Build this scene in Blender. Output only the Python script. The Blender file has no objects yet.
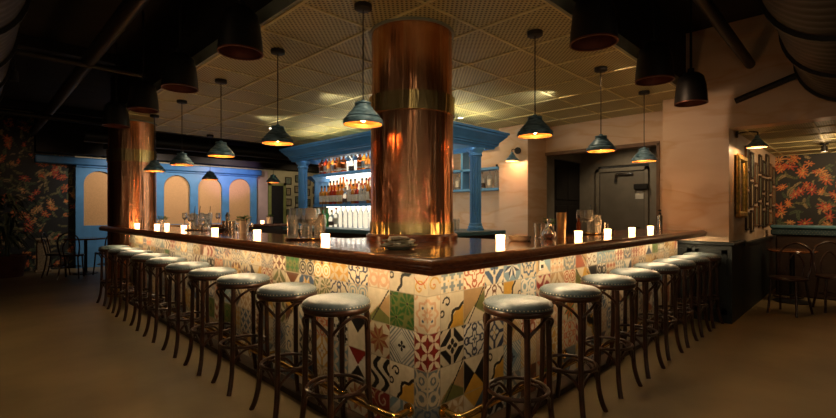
import bpy, math, random
import numpy as np
from mathutils import Vector, Matrix
random.seed(7)
PI = math.pi
C = bpy.context.scene.collection
S = bpy.context.scene

# ------------------------------------------------------------------ materials
def rgb(c): return (c[0], c[1], c[2], 1.0)
def newmat(name):
    m = bpy.data.materials.new(name); m.use_nodes = True
    nt = m.node_tree
    return m, nt, nt.nodes['Principled BSDF']
def mat(name, col, rough=.5, metal=0., noise=.12, scale=8., col2=None, bump=0., bscale=40., stretch=(1,1,1),
        trans=0., ior=1.45, emit=None, estr=0., coat=0., alpha=1.):
    m, nt, b = newmat(name)
    N, L = nt.nodes, nt.links
    tc = N.new('ShaderNodeTexCoord'); mp = N.new('ShaderNodeMapping'); mp.inputs['Scale'].default_value = stretch
    L.new(tc.outputs['Object'], mp.inputs['Vector'])
    tx = N.new('ShaderNodeTexNoise'); tx.inputs['Scale'].default_value = scale; tx.inputs['Detail'].default_value = 4
    L.new(mp.outputs[0], tx.inputs['Vector'])
    rp = N.new('ShaderNodeValToRGB')
    if col2 is None:
        a = [c*(1-noise) for c in col]; d = [min(1, c*(1+noise)) for c in col]
    else: a, d = col, col2
    rp.color_ramp.elements[0].position = .35; rp.color_ramp.elements[1].position = .65
    rp.color_ramp.elements[0].color = rgb(a); rp.color_ramp.elements[1].color = rgb(d)
    L.new(tx.outputs['Fac'], rp.inputs['Fac']); L.new(rp.outputs['Color'], b.inputs['Base Color'])
    b.inputs['Roughness'].default_value = rough; b.inputs['Metallic'].default_value = metal
    b.inputs['IOR'].default_value = ior; b.inputs['Transmission Weight'].default_value = trans
    b.inputs['Coat Weight'].default_value = coat; b.inputs['Coat Roughness'].default_value = .08
    b.inputs['Alpha'].default_value = alpha
    if emit is not None:
        b.inputs['Emission Color'].default_value = rgb(emit); b.inputs['Emission Strength'].default_value = estr
    if bump:
        t2 = N.new('ShaderNodeTexNoise'); t2.inputs['Scale'].default_value = bscale
        L.new(mp.outputs[0], t2.inputs['Vector'])
        bp = N.new('ShaderNodeBump'); bp.inputs['Strength'].default_value = bump; bp.inputs['Distance'].default_value = .01
        L.new(t2.outputs['Fac'], bp.inputs['Height']); L.new(bp.outputs[0], b.inputs['Normal'])
    return m
M = {}
M['wood_top'] = mat('polished_mahogany', (.16,.055,.018), .16, noise=.3, scale=6, col2=(.30,.11,.04), stretch=(3,3,3), coat=.5)
M['rail'] = mat('mahogany_rail', (.13,.036,.013), .3, scale=9, col2=(.27,.085,.028), stretch=(3,3,12), coat=.4)
M['stool_wood'] = mat('dark_bentwood', (.022,.008,.004), .3, scale=14, col2=(.05,.018,.009), coat=.3)
M['leather'] = mat('blue_grey_leather', (.068,.098,.115), .42, scale=20, col2=(.094,.126,.145), bump=.25, bscale=140)
M['nails'] = mat('antique_nailheads', (.55,.50,.38), .35, 1.)
M['brass'] = mat('brass', (.78,.52,.16), .2, 1., noise=.12, scale=14, bump=.06, bscale=20)
M['black'] = mat('black_metal', (.012,.011,.010), .5)
M['black_lamp'] = mat('black_enamel', (.01,.009,.009), .45)
M['coppery'] = mat('dull_copper_rim', (.16,.045,.022), .45, .5)
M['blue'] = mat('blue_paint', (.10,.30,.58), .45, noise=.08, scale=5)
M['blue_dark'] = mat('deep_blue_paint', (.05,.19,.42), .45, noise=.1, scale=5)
M['teal_dark'] = mat('dark_teal_paint', (.013,.020,.023), .5, noise=.1)
M['teal'] = mat('teal_deck', (.05,.13,.16), .3, noise=.1)
M['dark_wood'] = mat('dark_wood', (.022,.012,.007), .45, scale=10, col2=(.045,.024,.013), stretch=(1,1,8))
M['floor'] = mat('brown_concrete', (.165,.12,.058), .42, scale=1.3, col2=(.25,.18,.085), bump=.05, bscale=30)
M['dark_ceiling'] = mat('black_painted_ceiling', (.020,.016,.012), .85, noise=.3, scale=2)
M['duct'] = mat('dark_duct', (.032,.028,.022), .55, noise=.2, scale=3)
M['pipe'] = mat('dark_pipe', (.014,.012,.010), .5)
M['tbar'] = mat('ceiling_tee_bar', (.75,.68,.36), .5)
M['edge_trim'] = mat('ceiling_edge_trim', (.30,.32,.25), .5)
M['cream_wall'] = mat('cream_plaster', (.55,.48,.30), .7, scale=3, noise=.1)
M['olive'] = mat('olive_frame', (.25,.27,.08), .5)
M['brown_trim'] = mat('brown_painted_trim', (.20,.12,.075), .5)
M['void'] = mat('dark_doorway', (.012,.010,.009), .8)
M['grey_door'] = mat('grey_painted_steel', (.22,.205,.175), .4, noise=.08, scale=4, bump=.05)
M['grey_frame'] = mat('grey_door_frame', (.27,.25,.21), .5, noise=.08)
M['white'] = mat('white_paper', (.8,.8,.76), .5, noise=.03)
M['gold'] = mat('gilded_frame', (.75,.50,.13), .35, .9, scale=30, noise=.3, bump=.5, bscale=80)
M['mirror'] = mat('smoky_mirror', (.25,.22,.18), .12, .9)
M['marble'] = None
M['cane'] = mat('woven_cane', (.66,.36,.14), .6, scale=60, col2=(.82,.47,.20), bump=.3, bscale=150)
M['napkin'] = mat('cream_linen', (.75,.70,.55), .8, noise=.08)
M['green_plate'] = mat('sage_stoneware', (.28,.34,.26), .3, noise=.1)
M['stone'] = mat('cream_stoneware', (.65,.56,.40), .35, noise=.12)
M['steel'] = mat('brushed_steel', (.55,.53,.48), .25, 1., noise=.1)
M['glass'] = mat('clear_glass', (.97,.98,.97), .03, noise=0., trans=1., ior=1.45)
M['dimglass'] = mat('pressed_glass', (.95,.97,.95), .05, noise=0., trans=.85, ior=1.45)
M['goldglass'] = mat('gilt_ribbed_glass', (.85,.60,.28), .15, noise=.2, trans=.5, metal=.2)
M['leaf'] = mat('herb_leaf', (.045,.13,.025), .5, scale=40, col2=(.12,.24,.06))
M['palm'] = mat('palm_leaf', (.03,.045,.018), .5, scale=30, col2=(.075,.09,.035))
M['planter'] = mat('dark_red_planter', (.10,.030,.018), .6, noise=.2)
M['pedestal'] = mat('cream_pedestal', (.35,.26,.15), .6, scale=30, noise=.3)
M['ceramic'] = mat('white_ceramic', (.75,.70,.60), .3, noise=.03)
M['patina'] = mat('blue_patina', (.06,.15,.22), .4, .1, scale=16, col2=(.26,.46,.62), stretch=(1,1,4), bump=.1, bscale=50)
M['patina_in'] = mat('copper_interior', (.85,.40,.13), .4, .3, noise=.15, scale=15)
M['bulb'] = mat('lit_bulb', (1,.8,.5), .5, emit=(1,.50,.16), estr=60)
M['tubular'] = mat('cord', (.02,.018,.015), .6)
M['candle'] = mat('lit_votive', (1,.8,.6), .4, emit=(1,.50,.20), estr=7)
M['flame'] = mat('candle_flame', (1,.8,.5), .4, emit=(1,.62,.25), estr=40)
M['led'] = mat('warm_led', (1,.8,.6), .4, emit=(1,.70,.38), estr=70)
M['led_white'] = mat('shelf_light', (1,.95,.85), .4, emit=(1,.84,.66), estr=11)
M['backlit'] = mat('backlit_panel', (.9,.85,.75), .4, emit=(1,.80,.56), estr=.9)
M['uplight'] = mat('cornice_uplight', (1,.8,.6), .4, emit=(1,.76,.42), estr=30)
M['label'] = mat('paper_label', (.72,.66,.52), .6, noise=.15, scale=60)
M['label_dark'] = mat('dark_label', (.08,.05,.04), .6)
M['cap_black'] = mat('black_cap', (.02,.02,.02), .4)
M['cap_red'] = mat('red_cap', (.5,.05,.03), .4)
M['cap_cork'] = mat('cork_cap', (.35,.22,.10), .7)
M['amber'] = mat('amber_spirit', (.95,.36,.05), .08, noise=.1, trans=.6)
M['dark_amber'] = mat('dark_rum', (.60,.15,.03), .08, noise=.1, trans=.6)
M['clear'] = mat('clear_spirit', (.90,.93,.92), .06, noise=.02, trans=.9)
M['red_sp'] = mat('red_aperitif', (.70,.07,.02), .08, noise=.1, trans=.6)
M['green_sp'] = mat('green_bottle_glass', (.05,.38,.08), .08, noise=.1, trans=.6)
M['outlet'] = mat('grey_outlet', (.45,.43,.38), .4)
M['paint_a'] = mat('picture_sepia', (.22,.17,.10), .5, scale=9, col2=(.45,.36,.22))
M['paint_b'] = mat('picture_green', (.08,.12,.09), .5, scale=9, col2=(.25,.26,.16))
M['frame_dark'] = mat('dark_picture_frame', (.035,.022,.014), .4)
M['frame_brown'] = mat('brown_picture_frame', (.16,.08,.035), .4)
M['dull_booth'] = mat('booth_leather', (.03,.06,.07), .45, noise=.15)
M['booth_top'] = mat('booth_blue_top', (.07,.16,.20), .4, noise=.1)

def copper_mat():
    m, nt, b = newmat('hammered_copper'); N, L = nt.nodes, nt.links
    tc = N.new('ShaderNodeTexCoord')
    mp = N.new('ShaderNodeMapping'); mp.inputs['Scale'].default_value = (1,1,.05); L.new(tc.outputs['Object'], mp.inputs[0])
    n1 = N.new('ShaderNodeTexNoise'); n1.inputs['Scale'].default_value = 18; n1.inputs['Detail'].default_value = 3; L.new(mp.outputs[0], n1.inputs['Vector'])
    bp = N.new('ShaderNodeBump'); bp.inputs['Strength'].default_value = .8; bp.inputs['Distance'].default_value = .02
    L.new(n1.outputs['Fac'], bp.inputs['Height'])
    n2 = N.new('ShaderNodeTexNoise'); n2.inputs['Scale'].default_value = 5; n2.inputs['Detail'].default_value = 2
    mp2 = N.new('ShaderNodeMapping'); mp2.inputs['Scale'].default_value = (2.5,2.5,.2); L.new(tc.outputs['Object'], mp2.inputs[0]); L.new(mp2.outputs[0], n2.inputs['Vector'])
    rp = N.new('ShaderNodeValToRGB'); rp.color_ramp.elements[0].position=.35; rp.color_ramp.elements[1].position=.7
    rp.color_ramp.elements[0].color = (.80,.32,.15,1); rp.color_ramp.elements[1].color = (1,.58,.34,1)
    L.new(n2.outputs['Fac'], rp.inputs[0]); L.new(rp.outputs[0], b.inputs['Base Color']); L.new(bp.outputs[0], b.inputs['Normal'])
    b.inputs['Roughness'].default_value = .19
    b.inputs['Metallic'].default_value = 1
    tg = N.new('ShaderNodeTangent'); tg.direction_type='RADIAL'; tg.axis='Z'; L.new(tg.outputs[0], b.inputs['Tangent'])
    b.inputs['Anisotropic'].default_value = .92; b.inputs['Anisotropic Rotation'].default_value = 0.25
    return m
M['copper'] = copper_mat()
M['brass_sheet'] = copper_mat(); M['brass_sheet'].name='brass_sheet'
for e_,c_ in zip([n for n in M['brass_sheet'].node_tree.nodes if n.type=='VALTORGB'][0].color_ramp.elements,((.80,.60,.22,1),(1,.82,.40,1))): e_.color=c_

def ceiling_mat():
    m, nt, b = newmat('perforated_ceiling_panel'); N, L = nt.nodes, nt.links
    tc = N.new('ShaderNodeTexCoord')
    hs = []
    for a in (PI/4, -PI/4):
        mp = N.new('ShaderNodeMapping'); mp.inputs['Rotation'].default_value = (0,0,a); L.new(tc.outputs['Object'], mp.inputs[0])
        w = N.new('ShaderNodeTexWave'); w.inputs['Scale'].default_value = 10.; w.inputs['Distortion'].default_value = 0; L.new(mp.outputs[0], w.inputs['Vector'])
        hs.append(w)
    mu = N.new('ShaderNodeMath'); mu.operation='MULTIPLY'; L.new(hs[0].outputs['Fac'], mu.inputs[0]); L.new(hs[1].outputs['Fac'], mu.inputs[1])
    rp = N.new('ShaderNodeValToRGB'); rp.color_ramp.elements[0].position=.25; rp.color_ramp.elements[1].position=.6
    rp.color_ramp.elements[0].color = (.58,.53,.27,1); rp.color_ramp.elements[1].color = (.08,.07,.025,1)
    L.new(mu.outputs[0], rp.inputs[0]); L.new(rp.outputs[0], b.inputs['Base Color'])
    bp = N.new('ShaderNodeBump'); bp.inputs['Strength'].default_value=.6; bp.inputs['Distance'].default_value=.006; bp.invert=True
    L.new(mu.outputs[0], bp.inputs['Height']); L.new(bp.outputs[0], b.inputs['Normal'])
    b.inputs['Roughness'].default_value=.5
    return m
M['ceiling'] = ceiling_mat()

def marble_mat():
    m, nt, b = newmat('veined_peach_plaster'); N, L = nt.nodes, nt.links
    tc = N.new('ShaderNodeTexCoord'); mp = N.new('ShaderNodeMapping'); mp.inputs['Scale'].default_value=(.5,.5,2.0); mp.inputs['Rotation'].default_value=(.25,.1,0); L.new(tc.outputs['Object'], mp.inputs[0])
    n1 = N.new('ShaderNodeTexNoise'); n1.inputs['Scale'].default_value=1.6; n1.inputs['Detail'].default_value=3; n1.inputs['Distortion'].default_value=.5; L.new(mp.outputs[0], n1.inputs['Vector'])
    rp = N.new('ShaderNodeValToRGB'); cr = rp.color_ramp
    cr.elements[0].position=.25; cr.elements[0].color=(.64,.45,.30,1); cr.elements[1].position=.75; cr.elements[1].color=(.68,.49,.34,1)
    for p, c in ((.40,(.70,.52,.37,1)),(.46,(.69,.50,.34,1)),(.51,(.64,.42,.25,1)),(.58,(.72,.54,.40,1))):
        e = cr.elements.new(p); e.color = c
    L.new(n1.outputs['Fac'], rp.inputs[0]); L.new(rp.outputs[0], b.inputs['Base Color'])
    b.inputs['Roughness'].default_value=.45
    return m
M['marble'] = marble_mat()
M['mauve'] = mat('mauve_plaster', (.48,.33,.31), .6, scale=2, col2=(.62,.44,.40))

def attr_mat(name, rough, coat=0., bump=0.):
    m, nt, b = newmat(name); N, L = nt.nodes, nt.links
    a = N.new('ShaderNodeAttribute'); a.attribute_name='Col'
    n = N.new('ShaderNodeTexNoise'); n.inputs['Scale'].default_value=25; n.inputs['Detail'].default_value=4
    tc = N.new('ShaderNodeTexCoord'); L.new(tc.outputs['Object'], n.inputs['Vector'])
    mr = N.new('ShaderNodeMapRange'); mr.inputs['To Min'].default_value=.72; mr.inputs['To Max'].default_value=1.18; L.new(n.outputs['Fac'], mr.inputs['Value'])
    vm = N.new('ShaderNodeVectorMath'); vm.operation='SCALE'; L.new(a.outputs['Color'], vm.inputs[0]); L.new(mr.outputs[0], vm.inputs['Scale'])
    L.new(vm.outputs[0], b.inputs['Base Color']); b.inputs['Roughness'].default_value=rough; b.inputs['Coat Weight'].default_value=coat
    return m
M['tiles'] = attr_mat('patchwork_cement_tile', .38)
M['wallpaper'] = attr_mat('tropical_wallpaper', .6)

# ------------------------------------------------------------------ mesh builder
def smooth_path(pts, n=6, closed=False):
    P = [Vector(p) for p in pts]; out = []
    m = len(P)
    rng = range(m) if closed else range(m-1)
    for i in rng:
        if closed: p0,p1,p2,p3 = P[(i-1)%m],P[i],P[(i+1)%m],P[(i+2)%m]
        else: p0,p1,p2,p3 = P[max(i-1,0)],P[i],P[i+1],P[min(i+2,m-1)]
        for k in range(n):
            t = k/n
            out.append(.5*((2*p1)+(-p0+p2)*t+(2*p0-5*p1+4*p2-p3)*t*t+(-p0+3*p1-3*p2+p3)*t*t*t))
    if not closed: out.append(P[-1])
    return out
class MB:
    def __init__(s): s.v=[]; s.f=[]; s.sm=[]
    def add(s, v, f, smooth=False):
        o=len(s.v); s.v += [tuple(p) for p in v]; s.f += [tuple(i+o for i in q) for q in f]; s.sm += [smooth]*len(f); return s
    def box(s, x0,x1,y0,y1,z0,z1, rz=0, bev=0.):
        cx,cy=(x0+x1)/2,(y0+y1)/2; hx,hy=(x1-x0)/2,(y1-y0)/2
        b=min(bev,hx*.9,hy*.9,(z1-z0)*.45)
        if b>0:
            rings=[]
            def ring(ix,z):
                a,c_=hx-ix,hy-ix; q=b if ix==0 else b*.5
                return [(-a+q,-c_,z),(a-q,-c_,z),(a,-c_+q,z),(a,c_-q,z),(a-q,c_,z),(-a+q,c_,z),(-a,c_-q,z),(-a,-c_+q,z)]
            R=[ring(b,z0),ring(0,z0+b),ring(0,z1-b),ring(b,z1)]
            v=[p for r in R for p in r]; f=[tuple(range(7,-1,-1)),tuple(range(24,32))]
            for k in range(3):
                for i in range(8): f.append((k*8+i,k*8+(i+1)%8,(k+1)*8+(i+1)%8,(k+1)*8+i))
        else:
            v=[(-hx,-hy,z0),(hx,-hy,z0),(hx,hy,z0),(-hx,hy,z0),(-hx,-hy,z1),(hx,-hy,z1),(hx,hy,z1),(-hx,hy,z1)]
            f=[(3,2,1,0),(4,5,6,7),(0,1,5,4),(1,2,6,5),(2,3,7,6),(3,0,4,7)]
        c,sn=math.cos(rz),math.sin(rz)
        v=[(cx+p[0]*c-p[1]*sn, cy+p[0]*sn+p[1]*c, p[2]) for p in v]
        return s.add(v,f)
    def lathe(s, prof, c=(0,0,0), seg=24, closed=False, sx=1, sy=1, rz=0):
        v=[];f=[];n=len(prof)
        for k in range(seg):
            a=2*PI*k/seg
            for r,z in prof:
                x,y=r*math.cos(a)*sx,r*math.sin(a)*sy
                v.append((c[0]+x*math.cos(rz)-y*math.sin(rz),c[1]+x*math.sin(rz)+y*math.cos(rz),c[2]+z))
        for k in range(seg):
            k2=(k+1)%seg
            for i in range(n-1 if not closed else n):
                j=(i+1)%n
                f.append((k*n+i,k2*n+i,k2*n+j,k*n+j))
        return s.add(v,f,True)
    def tube(s, pts, r, seg=8, closed=False, caps=True):
        P=[Vector(p) for p in pts]; m=len(P)
        R=r if isinstance(r,(list,tuple)) else [r]*m
        t0=(P[1]-P[0]).normalized(); up=Vector((0,0,1)) if abs(t0.z)<.9 else Vector((1,0,0))
        nrm=(up-t0*up.dot(t0)).normalized(); v=[];f=[]
        for i in range(m):
            if closed: t=(P[(i+1)%m]-P[i-1]).normalized()
            else: t=(P[min(i+1,m-1)]-P[max(i-1,0)]).normalized()
            nrm=(nrm-t*nrm.dot(t)).normalized(); bn=t.cross(nrm)
            for k in range(seg):
                a=2*PI*k/seg; v.append(P[i]+nrm*math.cos(a)*R[i]+bn*math.sin(a)*R[i])
        for i in range(m if closed else m-1):
            j=(i+1)%m
            for k in range(seg): f.append((i*seg+k,i*seg+(k+1)%seg,j*seg+(k+1)%seg,j*seg+k))
        if caps and not closed:
            f.append(tuple(range(seg-1,-1,-1))); f.append(tuple((m-1)*seg+k for k in range(seg)))
        return s.add(v,f,True)
    def prism(s, outline, z0, z1):
        n=len(outline); v=[(x,y,z0) for x,y in outline]+[(x,y,z1) for x,y in outline]
        f=[tuple(range(n-1,-1,-1)),tuple(range(n,2*n))]+[(i,(i+1)%n,n+(i+1)%n,n+i) for i in range(n)]
        return s.add(v,f)
    def loft(s, rings, closed=True, caps=True, smooth=False):
        n=len(rings[0]); v=[p for r in rings for p in r]; f=[]
        for k in range(len(rings)-1):
            for i in range(n if closed else n-1):
                f.append((k*n+i,k*n+(i+1)%n,(k+1)*n+(i+1)%n,(k+1)*n+i))
        if caps: f.append(tuple(range(n-1,-1,-1))); f.append(tuple((len(rings)-1)*n+i for i in range(n)))
        return s.add(v,f,smooth)
    def mesh(s, name, m):
        me=bpy.data.meshes.new(name); me.from_pydata(s.v,[],s.f); me.validate(); me.update()
        if len(me.polygons)==len(s.sm): me.polygons.foreach_set('use_smooth', s.sm)
        me.materials.append(m if not isinstance(m,str) else M[m])
        import bmesh as bmm
        b=bmm.new(); b.from_mesh(me); bmm.ops.recalc_face_normals(b,faces=b.faces); b.to_mesh(me); b.free()
        try: me.set_sharp_from_angle(angle=math.radians(40))
        except Exception: pass
        return me
    def build(s, name, m, parent=None, loc=(0,0,0), rz=0):
        o=bpy.data.objects.new(name, s.mesh(name,m)); C.objects.link(o)
        o.location=loc; o.rotation_euler=(0,0,rz)
        if parent is not None: o.parent=parent
        return o
def tag(o, label=None, cat=None, group=None, kind=None):
    if label: o['label']=label
    if cat: o['category']=cat
    if group: o['group']=group
    if kind: o['kind']=kind
    return o
def thing(name, label, cat, loc=(0,0,0), rz=0, group=None):
    o=bpy.data.objects.new(name,None); C.objects.link(o); o.location=loc; o.rotation_euler=(0,0,rz); o.empty_display_size=.1
    return tag(o,label,cat,group)
def dup(root, loc, label=None, rz=None, group=None):
    r=root.copy(); C.objects.link(r); r.location=loc
    if rz is not None: r.rotation_euler=(0,0,rz)
    if label: r['label']=label
    if group: r['group']=group
    for ch in list(root.children):
        c=ch.copy(); C.objects.link(c); c.parent=r
        for g in list(ch.children):
            d=g.copy(); C.objects.link(d); d.parent=c
    return r
def struct(name, mb, m): return tag(mb.build(name,m),kind='structure')
ORD=['','first','second','third','fourth','fifth','sixth','seventh','eighth','ninth','tenth','eleventh','twelfth','thirteenth','fourteenth','fifteenth','sixteenth','seventeenth','eighteenth','nineteenth','twentieth']

# ------------------------------------------------------------------ dimensions
EYE=1.285; TX,TY=1.703,1.632            # tile faces
CX,CY=1.425,1.338                        # counter outer edge
ZC=1.07                                  # counter surface
ZCE=2.715                                # dropped ceiling
YW=13.0                                  # far wall
ZHI=3.5

# ------------------------------------------------------------------ setting
struct('floor', MB().box(-5,11,-5,14,-.1,0), 'floor')
struct('ceiling', MB().box(1.57,6.86,1.52,8.77,ZCE,ZCE+.06), 'ceiling')
g=MB()
x=1.6
while x<6.8: g.box(x-.012,x+.012,1.53,8.76,ZCE-.008,ZCE); x+=.6
y=1.53
while y<8.8: g.box(1.6,6.85,y-.012,y+.012,ZCE-.007,ZCE); y+=.6
struct('trim_1', g, 'tbar')
g=MB(); g.box(1.545,1.57,1.495,8.77,ZCE-.012,ZCE+.10); g.box(1.57,6.3,1.495,1.52,ZCE-.012,ZCE+.10)
struct('trim_2', g, 'edge_trim')
struct('ceiling', MB().box(-5,11,-5,14,ZHI,ZHI+.1), 'dark_ceiling')
g=MB(); g.box(1.62,6.8,1.57,8.7,ZCE+.07,ZHI-.02); struct('trim_3', g, 'dark_ceiling')
# right side pier, recess and pillar
struct('wall_right', MB().box(6.3,6.9,3.82,4.37,0,ZCE-.01), 'marble')
struct('wall_right_rear', MB().box(6.55,6.75,4.37,8.7,0,ZCE-.01), 'marble')
g=MB(); g.box(6.86,7.0,1.83,4.12,2.26,ZCE); g.box(6.86,7.0,3.98,4.12,0,2.26); g.box(6.86,7.0,1.83,2.05,0,2.26)
struct('wall_recess', g, 'marble')
g=MB(); g.box(6.84,7.01,3.93,3.985,0,2.26); g.box(6.84,7.01,2.05,2.09,0,2.26); g.box(6.84,7.01,2.05,3.985,2.24,2.29)
struct('trim_4', g, 'brown_trim')
struct('pillar_wall', MB().box(6.24,6.86,1.127,1.83,.94,ZHI-.01), 'marble').name='wall_pillar'
g=MB(); g.box(6.2,6.88,1.09,1.87,0,.90); g.box(6.17,6.9,1.06,1.9,.90,.94,bev=.01)
for yy in (1.14,1.5): 
    g.box(6.185,6.2,yy,yy+.05,.1,.85); g.box(6.185,6.2,yy+.28,yy+.32,.1,.85); g.box(6.185,6.2,yy,yy+.32,.8,.85); g.box(6.185,6.2,yy,yy+.32,.1,.16)
struct('trim_5', g, 'teal_dark')
# hallway behind
g=MB(); g.box(7.0,8.7,4.0,4.1,2.27,ZCE); g.box(7.0,7.5,4.0,4.1,0,2.27); g.box(8.6,8.75,2.0,4.1,2.17,ZCE)
g.box(8.6,8.75,3.68,4.1,0,2.17); g.box(8.6,8.75,2.0,2.75,0,2.17); g.box(7.0,8.7,1.9,2.0,0,ZCE)
struct('wall_hall', g, 'grey_frame')
struct('ceiling', MB().box(6.86,8.75,1.9,4.1,ZCE,ZCE+.05), 'dark_ceiling')
# hall doors
g=MB().box(7.52,8.58,4.03,4.08,0,2.26,bev=.005)
for i in range(2):
    for j in range(3): g.box(7.60+i*.47,8.02+i*.47,4.015,4.03,.12+j*.7,.72+j*.7,bev=.01)
dd=tag(g.build('door_1','void'),kind='structure')
g=MB().box(8.57,8.60,2.815,3.62,0,2.05,bev=.004); d2=tag(g.build('door_2','grey_door'),kind='structure')
g=MB(); g.box(8.545,8.6,2.75,2.81,0,2.12); g.box(8.545,8.6,3.625,3.69,0,2.12); g.box(8.545,8.6,2.75,3.69,2.055,2.12)
f2=g.build('door_frame','grey_frame',d2)
g=MB(); g.box(8.565,8.575,2.803,2.822,0,2.05); g.box(8.565,8.575,3.615,3.632,0,2.05); g.box(8.565,8.575,2.81,3.63,2.045,2.06); g.build('door_gap','black',d2)
g=MB(); g.box(8.52,8.57,3.28,3.33,1.86,2.0,bev=.01); g.box(8.53,8.56,3.0,3.3,1.98,2.02,bev=.005); g.build('door_closer','steel',d2)
g=MB(); g.tube([(8.57,2.9,1.02),(8.5,2.9,1.02),(8.5,3.02,1.02)],.012); g.lathe([(0,0),(.03,0),(.03,.01)],(8.56,2.9,1.0)); g.build('handle','steel',d2)
g=MB(); g.box(8.50,8.57,2.74,2.98,1.70,1.80,bev=.01); tag(g.build('door_sensor_box','black'),'black box mounted at the upper right of the grey steel door','access box')
g=MB(); g.box(8.562,8.57,2.83,2.97,1.53,1.67); tag(g.build('paper_notice','white'),'white paper notice stuck on the grey steel door below the black box','notice')

# right annex (beyond pillar)
struct('wall_annex', MB().box(6.86,10.1,1.127,1.25,0,2.3), 'marble')
g=MB(); g.box(6.86,10.0,1.09,1.127,0,.86); g.box(6.86,10.0,1.07,1.127,.86,.90); struct('trim_6', g, 'teal_dark')
struct('wall_header', MB().box(6.24,6.5,-4,1.127,2.27,ZHI-.01), 'marble')
struct('ceiling', MB().box(6.5,10.1,-4,1.127,2.27,2.32), 'ceiling')
g=MB()
for k in range(6): g.box(6.9+k*.6,6.92+k*.6,-3,1.12,2.263,2.27)
for k in range(6): g.box(6.5,10,-2+k*.6,-1.98+k*.6,2.264,2.27)
struct('trim_7', g, 'tbar')

# wallpaper --------------------------------------------------------------
def floral(w,h,res,seed,dens=1.):
    rs=np.random.RandomState(seed); nx,nz=int(w/res)+1,int(h/res)+1
    X,Z=np.meshgrid(np.linspace(0,w,nx),np.linspace(0,h,nz)); col=np.zeros((nz,nx,3)); col[:]=(.012,.013,.012)
    def paint(mask,c): col[mask]=c
    greens=[(.10,.12,.045),(.18,.16,.06),(.07,.10,.05),(.30,.23,.10),(.36,.26,.12)]
    n=int(w*h*52*dens)
    for i in range(n):
        cx,cz,a=rs.uniform(0,w),rs.uniform(0,h),rs.uniform(0,PI); L=rs.uniform(.05,.12); W=L*rs.uniform(.16,.3)
        u=(X-cx)*math.cos(a)+(Z-cz)*math.sin(a); v=-(X-cx)*math.sin(a)+(Z-cz)*math.cos(a)+ .9*u*u/L*.35
        m=(u/L)**2+(v/W)**2<1; c=greens[rs.randint(5)]; paint(m,c)
        paint(m&(np.abs(v)<W*.14),(.02,.025,.015)); paint(m&(np.sin(u*160+np.abs(v)*120)>.75),tuple(q*.55 for q in c))
    for i in range(int(w*h*22*dens)):
        cx,cz=rs.uniform(0,w),rs.uniform(0,h); R=rs.uniform(.06,.12); k=rs.choice([7,8,9,10]); ph=rs.uniform(0,6)
        th=np.arctan2(Z-cz,X-cx); r=np.hypot(X-cx,Z-cz); pet=np.abs(np.cos(k*th/2+ph))**1.6*(.8+.2*np.cos(th*2+ph*2))
        c=[(.60,.12,.03),(.68,.20,.05),(.50,.07,.03),(.62,.28,.09)][rs.randint(4)]
        paint(r<R*pet,c); paint((r<R*.6*pet**3),tuple(min(1,q*1.7) for q in c)); paint(r<R*.14,(.55,.35,.10))
    return nx,nz,col
def paper(name, origin, axis, w,h,res,seed,thick,dens=1.):
    nx,nz,col=floral(w,h,res,seed,dens)
    xs=np.linspace(0,w,nx); zs=np.linspace(0,h,nz); X,Z=np.meshgrid(xs,zs)
    V=np.zeros((nz*nx,3)); ax=0 if axis=='x' else 1
    V[:,ax]=X.ravel()*(1 if axis=='x' else -1); V[:,2]=Z.ravel(); V+=np.array(origin)
    I=np.arange(nz*nx).reshape(nz,nx)
    F=np.stack([I[:-1,:-1],I[:-1,1:],I[1:,1:],I[1:,:-1]],-1).reshape(-1,4)
    me=bpy.data.meshes.new(name); me.from_pydata(V.tolist(),[],F.tolist())
    ca=me.color_attributes.new('Col','FLOAT_COLOR','POINT'); c4=np.ones((nz*nx,4)); c4[:,:3]=col.reshape(-1,3); ca.data.foreach_set('color',c4.ravel())
    me.materials.append(M['wallpaper']); o=bpy.data.objects.new(name,me); C.objects.link(o); tag(o,kind='structure')
    sm=o.modifiers.new('thickness','SOLIDIFY'); sm.thickness=thick; sm.offset=-1
    return o
paper('wall_floral_right',(10.0,1.127,0),'y',4.6,2.27,.012,3,.1)
paper('wall_floral_left',(-4.0,YW-.02,0),'x',5.72,3.45,.02,5,.1)
# far wall
struct('wall_back', MB().box(-4,11,YW,YW+.15,0,ZHI), 'cream_wall')
struct('wall_left', MB().box(-4.15,-4,-4,YW,0,ZHI), 'dark_wood')
g=MB().box(9.2,9.35,5.5,YW,0,ZHI); g.box(6.75,9.2,8.3,8.45,0,ZHI-.01); struct('wall_side_rear', g, 'cream_wall')
# plaster strip and dark doorway
struct('wall_panel', MB().box(6.05,6.45,YW-.04,YW,0,2.55), 'mauve')
g=MB().box(6.56,6.96,YW-.05,YW-.02,0,2.12); d3=tag(g.build('door_3','void'),kind='structure')
g=MB(); g.box(6.47,6.56,YW-.07,YW-.01,0,2.2); g.box(6.96,7.05,YW-.07,YW-.01,0,2.2); g.box(6.47,7.05,YW-.07,YW-.01,2.12,2.2); g.build('door_frame','olive',d3)
struct('wall_dark_block', MB().box(1.0,9.2,YW-.5,YW-.01,2.60,ZHI-.01), 'dark_ceiling')  # dark block added to keep the zone above the arches black
struct('trim_8', MB().box(6.2,9.2,8.78,8.95,2.35,2.7), 'dark_ceiling')

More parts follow.
